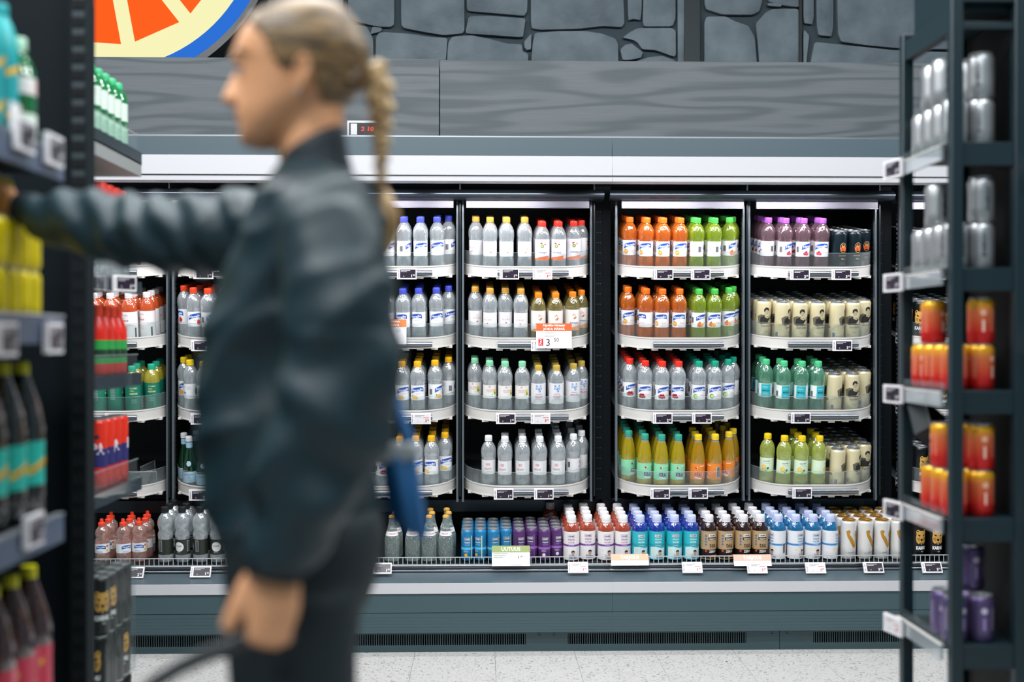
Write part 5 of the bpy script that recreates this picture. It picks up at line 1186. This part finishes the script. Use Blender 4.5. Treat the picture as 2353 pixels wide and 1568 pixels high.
bottle('rcap', 'soft_drink_bottle', 'bottle', 'clear bottle with round red cap', [(0, 1), (22, 0), (28, 0), (31, 4), (31, 200), (28, 225), (20, 244), (16, 250)], CL, '#f2361f', None, (21, 246, 286))
def onB(key, px_near, n, z, label, xin=.036, dy=.066):
    k = K[key]; X = XBk - k['r'] - xin + .036; y = atX(px_near, X)
    for j in range(n): place(key, Matrix.Translation((X, y - (n - 1 - j) * (2 * k['r'] + .002), z)), label % ORD[j], k['words'] + ' on the display shelving')
onB('grn2', 270, 5, UZ[0], 'green bottle on the uppermost display shelf, %s along the row', .040)
onB('rcap', 274, 4, UZ[1], 'bottle with round red cap behind her sleeve, %s along the row', .040)
onB('rgr', 268, 4, UZ[2], 'red juice bottle with green band on display shelving, %s along', .040)
onB('redipa', 270, 4, UZ[3], 'tall red ale can on display shelving, %s along the row', .040)
# shrink-wrapped beer cans piled on the floor
cart = tag(empty('beer_carton', (XBk - .05, YB1 - .02, 0)), 'open grey carton with dark print under the lowest beer cans', 'carton')
Xc = XBk + .0; yc1 = atX(318, Xc + .03)
mb = MB(); m_ct = M('carton_grey', '#7d7f7d', .7)
mb.box(Xc - .2, Xc + .03, yc1 - .36, yc1, .0, .08, m_ct); mb.box(Xc + .026, Xc + .03, yc1 - .36, yc1, .0, .20, m_ct); mb.box(Xc - .2, Xc + .03, yc1 - .004, yc1, .0, .20, m_ct); mb.box(Xc - .2, Xc + .03, yc1 - .36, yc1 - .356, 0, .20, m_ct)
o = mb.build('tray', cart); o.location = (-(XBk - .05), -(YB1 - .02), 0)
mb = MB(); pr = Print(mb, None); pr.text('HI', 0, 0, 40, BLK, 1, width=60, bold=.04); o = mb.build('print', cart); o.rotation_euler = (0, 0, R(90)); o.location = (Xc + .031 - (XBk - .05), yc1 - .30 - (YB1 - .02), .14)
lay_z = [.082, .251, .420]
for L_ in range(3):
    for j in range(4):
        for c_ in range(2):
            X = Xc - .012 - c_ * .068; y = yc1 - .045 - j * .0685 - (.01 if L_ == 1 else 0)
            place('bgold', Matrix.Translation((X, y, lay_z[L_])), 'black-and-gold beer can, %s along, %s layer, %s row, floor pile' % (ORD[j], ['bottom', 'middle', 'top'][L_], ['outer', 'inner'][c_]), 'piled black-and-gold cans', rot=random.uniform(-.3, 1.0))
wrap = clear_mat('shrink_film', '#eef2f2', '#c8ccc8', .02, .10, .9, .12, 25, gloss=.022)
for L_ in range(1, 3):
    mb = MB(); z = lay_z[L_]; mb.box(Xc - .118, Xc + .0235, yc1 - .30, yc1 - .006, z - .001, z + .168, wrap); o = mb.build('shrink_wrap'); tag(o, 'clear shrink film around the %s layer of beer cans on the floor' % ('middle', 'top')[L_ - 1], 'wrapping')
# ------------------------------------------------------------------ the woman (profile towards the dark unit)
D0 = 1.75; PXM = D0 / F
def pp(px, py, dz=0.0): return atd(px, py, D0) + FWD * dz
def pd(px, py, dz=0.0): return atd(px, py, D0 + dz)
person = tag(empty('person', (pp(690, 0).x, pp(690, 0).y, 0)), 'woman with blonde braid in dark jacket, walking in profile and reaching to the shelf', 'person')
POFF = -person.location
def remesh(mb, name, voxel, smooth=6, factor=.5, disp=None, mat=None, parent=person):
    me = mb.mesh('tmp'); o = bpy.data.objects.new('tmp', me); COL.objects.link(o)
    r = o.modifiers.new('r', 'REMESH'); r.mode = 'VOXEL'; r.voxel_size = voxel
    s = o.modifiers.new('s', 'SMOOTH'); s.iterations = smooth; s.factor = factor
    dg = bpy.context.evaluated_depsgraph_get(); dg.update()
    nm = bpy.data.meshes.new_from_object(o.evaluated_get(dg)); bpy.data.objects.remove(o)
    if disp:
        no = [v.normal.copy() for v in nm.vertices]
        for v, n in zip(nm.vertices, no): v.co += n * disp(v.co, n)
    nm.materials.clear(); nm.materials.append(mat); nm.polygons.foreach_set('material_index', [0] * len(nm.polygons))
    nm.polygons.foreach_set('use_smooth', [True] * len(nm.polygons)); nm.name = name; nm.update()
    ob = bpy.data.objects.new(name, nm); COL.objects.link(ob); ob.parent = parent; ob.location = POFF
    return ob
def pbuild(name, mb, parent=person, **kw):
    o = mb.build(name, parent, **kw); o.location = POFF if parent is person else (0, 0, 0); return o
m_skin = M('skin', '#efae80', .5); bs = m_skin.node_tree.nodes['Principled BSDF']; bs.inputs['Subsurface Weight'].default_value = .12; bs.inputs['Subsurface Radius'].default_value = (.02, .008, .004); bs.inputs['Subsurface Scale'].default_value = .3
NR = 40
def ring(y, xf, xb, w, tilt=0.0, pw=.86, dz0=0.0):
    out = []; xm, a = (xf + xb) / 2, (xb - xf) / 2
    for k in range(NR):
        t = 2 * math.pi * k / NR; c, s = math.cos(t), math.sin(t)
        sd = math.copysign(abs(s) ** pw, s)
        yy = y + tilt * (-c)
        out.append(pp(xm - a * c, yy, dz0 + w * sd))
    return out
HEAD = [(2, 700, 735, .012), (8, 660, 765, .032), (20, 632, 785, .047), (35, 604, 800, .058), (51, 580, 812, .066), (80, 556, 828, .074), (107, 545, 836, .077), (125, 541, 836, .0775), (142, 540, 832, .077), (158, 547, 827, .076),
    (175, 551, 822, .0745), (193, 551, 816, .073), (210, 551, 808, .071), (228, 550, 796, .069), (244, 549, 780, .067), (260, 548, 756, .064), (276, 550, 730, .060), (290, 553, 712, .056), (305, 554, 694, .050), (321, 556, 672, .042), (333, 563, 650, .034), (343, 580, 628, .020)]
body = MB()
body.loft([ring(*r) for r in HEAD], m_skin)
# nose: wedge running from between the eyes to the tip
nose = [(150, 543, .006), (165, 537, .0075), (185, 528, .009), (205, 518, .0115), (220, 511, .014), (230, 509, .0155), (238, 513, .0155), (245, 530, .013)]
rings = []
for y, xt, w in nose:
    rings.append([pp(xt + 2, y, 0), pp(xt, y, w * .25), pp(xt + 7, y, w * .72), pp(xt + 18, y, w * 1.0), pp(604, y, w * 2.2), pp(604, y, -w * 2.2), pp(xt + 18, y, -w * 1.0), pp(xt + 7, y, -w * .72), pp(xt, y, -w * .25)])
body.loft(rings, m_skin)
# brow ridge, lips, chin, cheekbones
body.ball(pp(556, 140, -.022), (.012, .022, .010), m_skin); body.ball(pp(556, 140, .022), (.012, .022, .010), m_skin)
body.ball(pp(552, 262, 0), (.0075, .020, .0058), m_skin); body.ball(pp(554, 278, 0), (.008, .018, .0062), m_skin)
body.ball(pp(571, 318, 0), (.014, .020, .014), m_skin)
# neck and shoulders core
def ell(px, py, dz, a, b, tl=0): 
    return [pp(px - a * math.cos(2 * math.pi * k / 24), py + tl * math.cos(2 * math.pi * k / 24), dz + b * math.sin(2 * math.pi * k / 24)) for k in range(24)]
body.loft([ell(722, 215, 0, 72, .048, 20), ell(715, 270, 0, 74, .052, 22), ell(714, 330, 0, 76, .053, 20), ell(722, 390, 0, 72, .052, 10), ell(730, 440, 0, 72, .066), ell(740, 520, .015, 110, .11), ell(700, 700, .02, 120, .105), ell(670, 900, .02, 120, .105), ell(690, 1150, .015, 110, .11), ell(700, 1330, 0, 90, .11)], m_skin)
# ears
for sg in (-1, 1):
    e = sg * .076
    body.ball(pp(716, 190, e), (.0125, .008, .026), m_skin); body.ball(pp(712, 224, e * .97), (.008, .006, .010), m_skin)
    body.tube([pp(704, 186, e * 1.10), pp(708, 166, e * 1.16), pp(722, 158, e * 1.17), pp(733, 172, e * 1.15), pp(732, 200, e * 1.12), pp(722, 220, e * 1.06)], .0038, m_skin, 8)
# near arm core and hand (hanging, fingers closed round the handle)
SH_N = pd(758, 520, -.150); EL_N = pd(800, 850, -.225); WR_N = pd(632, 1290, -.225)
body.tube([pp(745, 520, -.05), SH_N, EL_N, WR_N], [.03, .036, .034, .026], m_skin, 14)
DH = -.225
def hp(px, py, dz=0): return atd(px, py, D0 + DH) + FWD * dz
palm = [ [hp(575, 1300, -.012), hp(632, 1292, -.020), hp(676, 1300, -.012), hp(680, 1302, .012), hp(632, 1298, .018), hp(580, 1304, .012)],
         [hp(566, 1350, -.016), hp(628, 1345, -.026), hp(688, 1350, -.018), hp(690, 1352, .012), hp(630, 1352, .016), hp(570, 1354, .014)],
         [hp(568, 1400, -.016), hp(626, 1398, -.026), hp(686, 1402, -.020), hp(688, 1404, .010), hp(630, 1404, .012), hp(572, 1406, .012)],
         [hp(576, 1440, -.012), hp(622, 1442, -.022), hp(676, 1440, -.016), hp(678, 1442, .008), hp(626, 1446, .010), hp(580, 1444, .010)] ]
body.loft(palm, m_skin)
body.tube([WR_N, hp(628, 1330, -.004), hp(626, 1380, -.006)], [.027, .028, .026], m_skin, 14, flat=(FWD, .7))
KN = [(590, 1436), (615, 1444), (642, 1446), (666, 1438)]
FL = [.040, .044, .041, .033]
for (kx_, ky_), L_, q in zip(KN, FL, range(4)):
    s_ = .0092 if q < 3 else .0080
    a = hp(kx_, ky_ - 16, -.010); b = hp(kx_ - 6, ky_ + 22, -.012); c_ = hp(kx_ - 12, ky_ + 34, .018); d_ = hp(kx_ - 10, ky_ + 12, .034)
    body.tube([a, (a + b) / 2, b, (b + c_) / 2 + Vector((0, 0, -.004)), c_, d_], [s_ * 1.1, s_ * 1.05, s_ * 1.02, s_ * .98, s_ * .95, s_ * .8], m_skin, 10)
body.tube([hp(592, 1322, .004), hp(568, 1356, .000), hp(546, 1398, -.008), hp(532, 1428, -.010), hp(521, 1446, -.010)], [.018, .016, .0128, .0118, .0085], m_skin, 12)
# far arm core and hand (stretched to the yellow cans)
SH_F = pp(700, 490, .17); EL_F = atd(372, 528, 2.02); WR_F = atd(58, 482, 2.14)
body.tube([pp(720, 520, .05), SH_F, EL_F, WR_F], [.05, .043, .036, .025], m_skin, 14)
HB = atd(0, 476, 2.16); dirh = (HB - WR_F).normalized(); upv = Vector((0, 0, 1)); sdv = dirh.cross(upv).normalized()
rg = []
for t, wv, th in ((0, .024, .019), (.035, .031, .016), (.075, .038, .014), (.095, .037, .012)):
    cpt = WR_F + dirh * t
    rg.append([cpt + upv * (wv * math.cos(2 * math.pi * k / 14)) + sdv * (th * math.sin(2 * math.pi * k / 14)) for k in range(14)])
body.loft(rg, m_skin)
for q, (zo, L_) in enumerate(((.029, .068), (.010, .076), (-.010, .070), (-.028, .056))):
    b0 = WR_F + dirh * .088 + upv * zo; b1 = b0 + dirh * L_ * .5 + sdv * -.006; b2 = b1 + dirh * L_ * .32 - sdv * .020; b3 = b2 + dirh * L_ * .1 - sdv * .022
    body.tube([b0 - dirh * .02, b0, b1, b2, b3], [.0095, .0095, .0088, .0080, .0065], m_skin, 10)
t0 = WR_F + dirh * .03 + upv * .022
body.tube([t0, t0 + dirh * .03 + upv * .016 - sdv * .018, t0 + dirh * .058 + upv * .018 - sdv * .034, t0 + dirh * .08 + upv * .012 - sdv * .042], [.015, .0125, .0105, .008], m_skin, 10)
# legs core and feet
hipn = pp(690, 1290, -.085); hipf = pp(690, 1290, .085)
ftN = Vector((pp(720, 0).x, pp(720, 0, -.085).y, 0)); ftF = Vector((pp(640, 0).x, pp(640, 0, .085).y, 0))
for hip, ft, kx_ in ((hipn, ftN, .0), (hipf, ftF, -.03)):
    kn = hip * .5 + ft * .5 + Vector((kx_ - .02, 0, .03)); kn.z = .50
    body.tube([hip, kn, Vector((ft.x + .01, ft.y, .09)), Vector((ft.x, ft.y, .035))], [.085, .055, .036, .034], m_skin, 14)
    body.tube([Vector((ft.x + .03, ft.y, .04)), Vector((ft.x - .06, ft.y, .035)), Vector((ft.x - .15, ft.y, .025))], [.034, .034, .02], m_skin, 12)
remesh(body, 'body', .0036, 9, .5, None, m_skin)

# face details
m_eye = M('eye_white', '#e9e4de', .15); m_iris = M('iris_dark', '#3a2a20', .2); m_brow = M('brow_hair', '#6b5038', .7); m_lip = M('lip_tint', '#b56a5c', .45); m_lid = M('eyelid', '#a87458', .55)
for sg in (-1, 1):
    ec = pp(570, 172, sg * .034)
    mb = MB(); mb.ball(ec, .0105, m_eye, 14, 10); e = pbuild('eye', mb)
    mb = MB(); mb.ball(ec + RGT * -.0065, (.0052, .0052, .0052), m_iris, 10, 8); pbuild('iris', mb)
    mb = MB(); mb.ball(ec + Vector((.0006, 0, .0024)), (.0114, .0118, .0100), m_lid, 14, 10); pbuild('eyelid', mb)
    mb = MB(); mb.tube([pp(561, 166, sg * .040), pp(563, 172, sg * .043), pp(576, 176, sg * .045)], [.0012, .0016, .0008], M('lash', '#1f1712', .6), 6); pbuild('eyelash', mb)
    mb = MB(); mb.tube([pp(548, 143, sg * .018), pp(553, 134, sg * .036), pp(572, 135, sg * .054), pp(592, 144, sg * .063)], [.0012, .0022, .0022, .0008], m_brow, 8); pbuild('eyebrow', mb)
mb = MB(); mb.ball(pp(549.5, 263, 0), (.0072, .0185, .0046), m_lip); pbuild('upper_lip', mb)
mb = MB(); mb.ball(pp(551, 276.5, 0), (.0076, .0170, .0052), m_lip); pbuild('lower_lip', mb)
mb = MB(); mb.ball(pp(706, 236, -.079), .0028, M('earring_pearl', '#d8d2cc', .2)); pbuild('earring', mb)
# hair: cap combed back to the tie, cut along the hairline
m_hair = M('blonde_hair', '#b08c5e', .42, spec=.6)
def hairmat(m):
    nt = m.node_tree; b = nt.nodes['Principled BSDF']
    tc = nt.nodes.new('ShaderNodeTexCoord'); mp = nt.nodes.new('ShaderNodeMapping'); mp.inputs['Scale'].default_value = (6, 30, 55); mp.inputs['Rotation'].default_value = (0, R(-28), 0)
    n = nt.nodes.new('ShaderNodeTexNoise'); n.inputs['Scale'].default_value = 2.2; n.inputs['Detail'].default_value = 5
    r = nt.nodes.new('ShaderNodeValToRGB'); r.color_ramp.elements[0].position = .33; r.color_ramp.elements[0].color = (*srgb('#2c2013'), 1); r.color_ramp.elements[1].position = .70; r.color_ramp.elements[1].color = (*srgb('#ad8a5c'), 1)
    bp = nt.nodes.new('ShaderNodeBump'); bp.inputs['Strength'].default_value = .5; bp.inputs['Distance'].default_value = .004
    for a, b_ in ((tc.outputs['Object'], mp.inputs[0]), (mp.outputs[0], n.inputs['Vector']), (n.outputs['Fac'], r.inputs[0]), (r.outputs[0], b.inputs['Base Color']), (n.outputs['Fac'], bp.inputs['Height']), (bp.outputs[0], b.inputs['Normal'])): nt.links.new(a, b_)
hairmat(m_hair)
HAIRLINE = [(0, 560), (51, 566), (80, 596), (105, 622), (125, 632), (150, 640), (175, 655), (183, 676), (176, 694), (160, 700), (160, 735), (190, 738), (215, 742), (240, 752), (262, 772), (300, 800)]
EDGE = [(-5, 600), (30, 590), (51, 578), (72, 590), (95, 615), (120, 634), (140, 640), (165, 652), (182, 672)]   # front limit of the hair by height
def hair_x(y):
    if y <= 182:
        for (a, b), (c, d) in zip(EDGE, EDGE[1:]):
            if y <= c: return b + (d - b) * (y - a) / (c - a)
    if y < 188: return 700
    for (a, b), (c, d) in zip([(188, 738), (215, 742), (240, 750), (262, 764), (285, 790)], [(215, 742), (240, 750), (262, 764), (285, 790), (300, 812)]):
        if y <= c: return b + (d - b) * (y - a) / (c - a)
    return 999
rows = []
def head_at(y):
    for r0, r1 in zip(HEAD, HEAD[1:]):
        if r0[0] <= y <= r1[0]:
            t = (y - r0[0]) / (r1[0] - r0[0]); return [r0[i] + (r1[i] - r0[i]) * t for i in range(4)]
    return HEAD[0]
NH = 132
rr_ = []
ys = [-6, -3, 2] + [2 + 2.5 * k for k in range(1, 110)]
pxs = []
for y in ys:
    yy = max(y, 2.5); h = head_at(yy); g = 9 if y >= 2 else (4 if y > -5 else -8)
    xf, xb, w = h[1] - g, h[2] + g, h[3] + g * PXM
    if y < 2: xf, xb, w = h[1] - g * 3, h[2] + g * 3, h[3] + g * PXM * 2
    if 90 < y < 210: xb += 6 * math.sin(math.pi * (y - 90) / 120)
    xm, a = (xf + xb) / 2, (xb - xf) / 2; row = []; px_ = []
    for k in range(NH):
        t = 2 * math.pi * k / NH; c, s = math.cos(t), math.sin(t); sd = math.copysign(abs(s) ** .86, s)
        row.append(pp(xm - a * c, y, w * sd)); px_.append(xm - a * c)
    rr_.append(row); pxs.append(px_)
vs = [p for r in rr_ for p in r]; fs = []
for i in range(len(ys) - 1):
    for k in range(NH):
        k2 = (k + 1) % NH; mx_ = (pxs[i][k] + pxs[i][k2] + pxs[i + 1][k] + pxs[i + 1][k2]) / 4; my_ = (ys[i] + ys[i + 1]) / 2
        if mx_ > hair_x(my_) and my_ < 285: fs.append((i * NH + k, i * NH + k2, (i + 1) * NH + k2, (i + 1) * NH + k))
fs.append(tuple(range(NH))[::-1])
mb = MB(); mb.add(vs, fs, m_hair); ho = pbuild('hair', mb)
so = ho.modifiers.new('thick', 'SOLIDIFY'); so.thickness = .006; so.offset = -1
sm = ho.modifiers.new('smooth', 'SMOOTH'); sm.iterations = 4; sm.factor = .5
# strands gathered at the tie, tie, braid lumps and loose tail
mb = MB()
for a, b, cdz in (((800, 90), (826, 140), -.03), ((806, 120), (828, 152), -.045), ((800, 200), (828, 168), -.035), ((806, 100), (828, 148), .03), ((800, 200), (828, 168), .035)):
    mb.tube([pp(*a, cdz * .8), pp(a[0] + 8, a[1] * .8 + b[1] * .2, cdz * .9), pp((a[0] + b[0]) / 2 + 4, (a[1] + b[1]) / 2, cdz * .7), pp(*b, cdz * .2)], [.003, .012, .015, .010], m_hair, 18)
pbuild('gathered_strands', mb)
mb = MB(); mb.tube([pp(830, 160), pp(846, 166)], .0125, M('hair_elastic', '#15161a', .6), 14); pbuild('hair_tie', mb)
m_braid = M('braid_hair', '#b98d58', .4, spec=.6); noise_col(m_braid, 90, '#6f4b26', '#dcb883', (1, 1, .25), .35, .6, 3)
lump = [(862, 172, 30), (874, 196, 30), (868, 220, 27), (880, 242, 26), (872, 264, 23), (880, 285, 22), (873, 305, 20), (880, 324, 19), (874, 342, 17), (879, 360, 16), (874, 377, 15), (878, 394, 14), (875, 410, 13), (877, 426, 12)]
for i, (x, y, r_) in enumerate(lump):
    mb = MB(); sx = 1 if i % 2 else -1
    mb.tube([pp(x - sx * r_ * .75, y - r_ * .8, -.003 * sx), pp(x - sx * r_ * .5, y - r_ * .55, -.005), pp(x - sx * r_ * .05, y - r_ * .15, -.008), pp(x + sx * r_ * .3, y + r_ * .3, -.006), pp(x + sx * r_ * .25, y + r_ * .7, 0), pp(x + sx * r_ * .1, y + r_ * .95, .004)], [r_ * PXM * .25, r_ * PXM * .62, r_ * PXM * .84, r_ * PXM * .86, r_ * PXM * .66, r_ * PXM * .2], m_braid, 18)
    pbuild('braid_lock', mb)
mb = MB(); mb.tube([pp(876, 432), pp(884, 455), pp(893, 490), pp(897, 525), pp(893, 560), pp(890, 585)], [.0065, .012, .0165, .0155, .010, .003], m_braid, 14); pbuild('braid_tail', mb)
mb = MB(); mb.tube([pp(876, 426), pp(879, 438)], .0085, M('hair_elastic', '#15161a', .6), 12); pbuild('hair_tie', mb)

# jacket
m_jac = M('jacket_nylon', '#1b3239', .48, spec=.45); add_bump(m_jac, 55, .12, (1, 1, 1), 4)
jk = MB()
def jr(y, xf, xb, hw, tilt=0, dz0=0, n=36, pw=.78):
    out = []; xm, a = (xf + xb) / 2, (xb - xf) / 2
    for k in range(n):
        t = 2 * math.pi * k / n; c, s = math.cos(t), math.sin(t)
        out.append(pp(xm - a * math.copysign(abs(c) ** .9, c), y - tilt * c, dz0 + hw * math.copysign(abs(s) ** pw, s)))
    return out
jk.loft([jr(392, 668, 806, .060, 12), jr(415, 650, 826, .085, 14), jr(442, 632, 846, .125, 8), jr(480, 606, 868, .150, 0, .015), jr(540, 572, 880, .152, 0, .018), jr(640, 524, 886, .150, 0, .02), jr(760, 482, 880, .148, 0, .02), jr(900, 464, 866, .150, 0, .02), jr(1050, 468, 852, .150, 0, .02), jr(1130, 484, 850, .150, 0, .018), jr(1200, 506, 850, .150, 0, .01), jr(1236, 520, 846, .152)], m_jac)
jk.tube([pd(738, 452, -.10), pd(754, 498, -.155), pd(774, 600, -.200), pd(790, 740, -.226), pd(788, 850, -.230), pd(768, 960, -.236), pd(722, 1070, -.236), pd(674, 1180, -.234), pd(640, 1262, -.232), pd(632, 1285, -.230)], [.048, .062, .066, .067, .069, .070, .067, .060, .045, .038], m_jac, 20)
jk.tube([pp(690, 490, .10), pp(640, 520, .16), atd(520, 540, 1.96), atd(400, 536, 2.01), atd(280, 528, 2.06), atd(160, 508, 2.11), atd(78, 486, 2.14)], [.080, .076, .070, .064, .060, .050, .034], m_jac, 18)
def folds(co, n):
    p = co
    q1 = Vector((p.x * 5 + p.z * 4, p.y * 6, p.z * 11 - p.x * 7)); q2 = Vector((p.x * 14 - p.z * 6, p.y * 10, p.z * 16 + p.x * 10))
    a = 1 - abs(noise.noise(q1)) * 2.2; b = noise.noise(q2)
    lim = 1.0
    # crosswise creases on the stretched sleeve
    if p.x < -.40 and p.z > 1.25: b += .9 * math.sin((p.x * 1.0 + p.z * .55) * 95 + 3 * noise.noise(p * 9)); a *= .5
    # creases round the bent elbow and forearm of the near sleeve
    if p.y < 1.62 and p.z < 1.28: b += .8 * math.sin((p.z + p.x * .55) * 60 + 3 * noise.noise(p * 8))
    return (a * .012 + b * .0055) * lim
remesh(jk, 'jacket', .0065, 8, .5, folds, m_jac)
m_rib = M('ribbed_knit', '#14222a', .7)
mb = MB()
def ringband(c0, c1, n=40):
    return
colr = []
for y, xf, xb, w, tl in ((300, 652, 790, .058, -38), (322, 652, 794, .060, -34), (352, 654, 800, .063, -26), (385, 652, 812, .070, -14), (412, 648, 824, .082, -2)):
    rg = []
    for k in range(72):
        t = 2 * math.pi * k / 72; c, s = math.cos(t), math.sin(t); rib = 1 + .012 * (k % 2)
        xm, a = (xf + xb) / 2, (xb - xf) / 2 * rib
        rg.append(pp(xm - a * c, y + 30 - tl * c, w * rib * math.copysign(abs(s) ** .86, s)))
    colr.append(rg)
mb.loft(colr, m_rib, cap=False); co = pbuild('collar', mb); sd = co.modifiers.new('t', 'SOLIDIFY'); sd.thickness = .004
def cuff(c0, c1, r0, r1, flat=None):
    mb = MB(); n = 5; path = [c0 + (c1 - c0) * k / n for k in range(n + 1)]
    mb.tube(path, [r0 + (r1 - r0) * k / n + (.001 if k % 2 else 0) for k in range(n + 1)], m_rib, 24); pbuild('cuff', mb)
cuff(pd(641, 1266, -.231), pd(628, 1318, -.228), .043, .038)
cuff(atd(84, 486, 2.14), atd(44, 481, 2.15), .033, .029)
mb = MB(); mb.loft([jr(1196, 506, 852, .158), jr(1222, 514, 850, .156), jr(1246, 522, 846, .150)], m_rib); pbuild('hem_band', mb)
# trousers and shoes
m_tr = M('trouser_cloth', '#172429', .8); tr = MB()
tr.loft([jr(1170, 520, 868, .150), jr(1230, 520, 878, .158), jr(1300, 526, 868, .160), jr(1360, 536, 846, .158), jr(1400, 548, 832, .150)], m_tr)
for dz, xs, ft in ((-.085, ((1330, 560, 842), (1450, 566, 832), (1568, 572, 834)), ftN), (.085, ((1330, 536, 820), (1450, 546, 800), (1568, 556, 790)), ftF)):
    rg = [jr(y, a, b, .088, dz0=dz) for y, a, b in xs]
    for z, hw in ((.60, .078), (.48, .074), (.30, .068), (.12, .062), (.035, .060)):
        cx_ = ft.x + .02 + (.02 if z > .4 else 0); rg.append([Vector((cx_ - hw * math.cos(2 * math.pi * k / 36) * 1.1, ft.y + hw * math.sin(2 * math.pi * k / 36), z)) for k in range(36)])
    tr.loft(rg, m_tr)
remesh(tr, 'trousers', .008, 6, .5, lambda p, n: .005 * (1 - 2 * abs(noise.noise(Vector((p.x * 7, p.y * 7, p.z * 5))))), m_tr)
m_shoe = M('shoe_black', '#15171a', .5)
for ft in (ftN, ftF):
    mb = MB(); y = ft.y
    mb.loft([[Vector((ft.x + dx + 0, y + w_ * math.sin(a_), .0 + .5 * h_ * (1 - math.cos(a_ + math.pi / 2 * 0)) if False else max(.0, .5 * h_ + .5 * h_ * math.cos(a_)))) for a_ in [2 * math.pi * k / 16 for k in range(16)]] for dx, w_, h_ in ((.075, .02, .05), (.06, .036, .085), (.0, .042, .095), (-.08, .046, .065), (-.15, .044, .045), (-.19, .02, .03))], m_shoe); pbuild('shoe', mb)
# blue shoulder bag hanging behind her back
m_bag = M('blue_canvas', '#0f588e', .65); bd = .10
bag = tag(empty('shoulder_bag', pd(920, 1040, bd)), 'deep blue shoulder bag hanging behind her back', 'bag'); bo = -bag.location
def bp(px, py, dz): return atd(px, py, D0 + bd) + FWD * dz
mb = MB()
bag_r = []
for t in range(7):
    f = t / 6; xl = 874 + (900 - 874) * f; xr = 952 + (982 - 952) * f; yl = 1040 + (1196 - 1040) * f; yr = 1030 + (1240 - 1030) * f; th = .035 + .018 * math.sin(math.pi * f)
    bag_r.append([bp(xl, yl, -th * .6), bp((xl + xr) / 2, (yl + yr) / 2, -th), bp(xr, yr, -th * .6), bp(xr + 2, yr, 0), bp(xr, yr, th * .6), bp((xl + xr) / 2, (yl + yr) / 2, th), bp(xl, yl, th * .6), bp(xl - 2, yl, 0)])
mb.loft(bag_r, m_bag); o = mb.build('pouch', bag, bevel=.004); o.location = bo
mb = MB(); mb.loft([[bp(866, 1024, -.03), bp(956, 1014, -.03), bp(956, 1014, .03), bp(866, 1024, .03)], [bp(862, 1046, -.036), bp(962, 1040, -.036), bp(962, 1040, .036), bp(862, 1046, .036)], [bp(880, 1060, -.037), bp(944, 1056, -.037), bp(944, 1056, .037), bp(880, 1060, .037)]], M('bag_trim', '#9aa3a6', .5)); o = mb.build('top_flap', bag, bevel=.003); o.location = bo
mb = MB(); mb.tube([bp(945, 1034, 0), bp(925, 975, .0), bp(886, 880, .04), bp(850, 700, .06), bp(820, 520, .06), bp(790, 425, .04)], .010, m_bag, 10, flat=(FWD, 1.6)); o = mb.build('strap', bag); o.location = bo
# pull basket: grip in her hand, bent handle, body on the floor
m_bk = M('basket_black', '#17191b', .5)
gr = hp(585, 1470, .012); e1 = hp(345, 1580, .02)
bc = Vector((e1.x - .03, e1.y + .02, 0))
bas = tag(empty('shopping_basket', bc), 'black pull-along shopping basket, its blurred handle held in her lowered hand', 'basket'); bo = -bc
mb = MB(); mb.tube([hp(672, 1466, .016), gr, hp(470, 1512, .018), hp(400, 1546, .02), e1, Vector((e1.x - .05, e1.y, e1.z - .05)), Vector((bc.x - .02, bc.y, .40))], [.0105, .0115, .0115, .0105, .0105, .0105, .0105], M('handle_grey', '#3a3d40', .5), 12); o = mb.build('handle', bas); o.location = bo
mb = MB()
for k in range(5):
    z = .08 + k * .07; s_ = .17 + .012 * k; mb.box(bc.x - s_, bc.x + s_, bc.y - .14, bc.y - .132, z, z + .05, m_bk); mb.box(bc.x - s_, bc.x + s_, bc.y + .132, bc.y + .14, z, z + .05, m_bk); mb.box(bc.x - s_, bc.x - s_ + .008, bc.y - .14, bc.y + .14, z, z + .05, m_bk); mb.box(bc.x + s_ - .008, bc.x + s_, bc.y - .14, bc.y + .14, z, z + .05, m_bk)
mb.box(bc.x - .17, bc.x + .17, bc.y - .14, bc.y + .14, .07, .08, m_bk)
for sx in (-.16, .16):
    for sy in (-.135, .135): mb.box(bc.x + sx - .006, bc.x + sx + .006, bc.y + sy - .006, bc.y + sy + .006, .07, .41, m_bk)
o = mb.build('basket_frame', bas); o.location = bo
for sx in (-.14, .14):
    for sy in (-.11, .11):
        mb = MB(); mb.tube([Vector((bc.x + sx, bc.y + sy - .012, .035)), Vector((bc.x + sx, bc.y + sy + .012, .035))], .035, m_bk, 16); o = mb.build('wheel', bas); o.location = bo
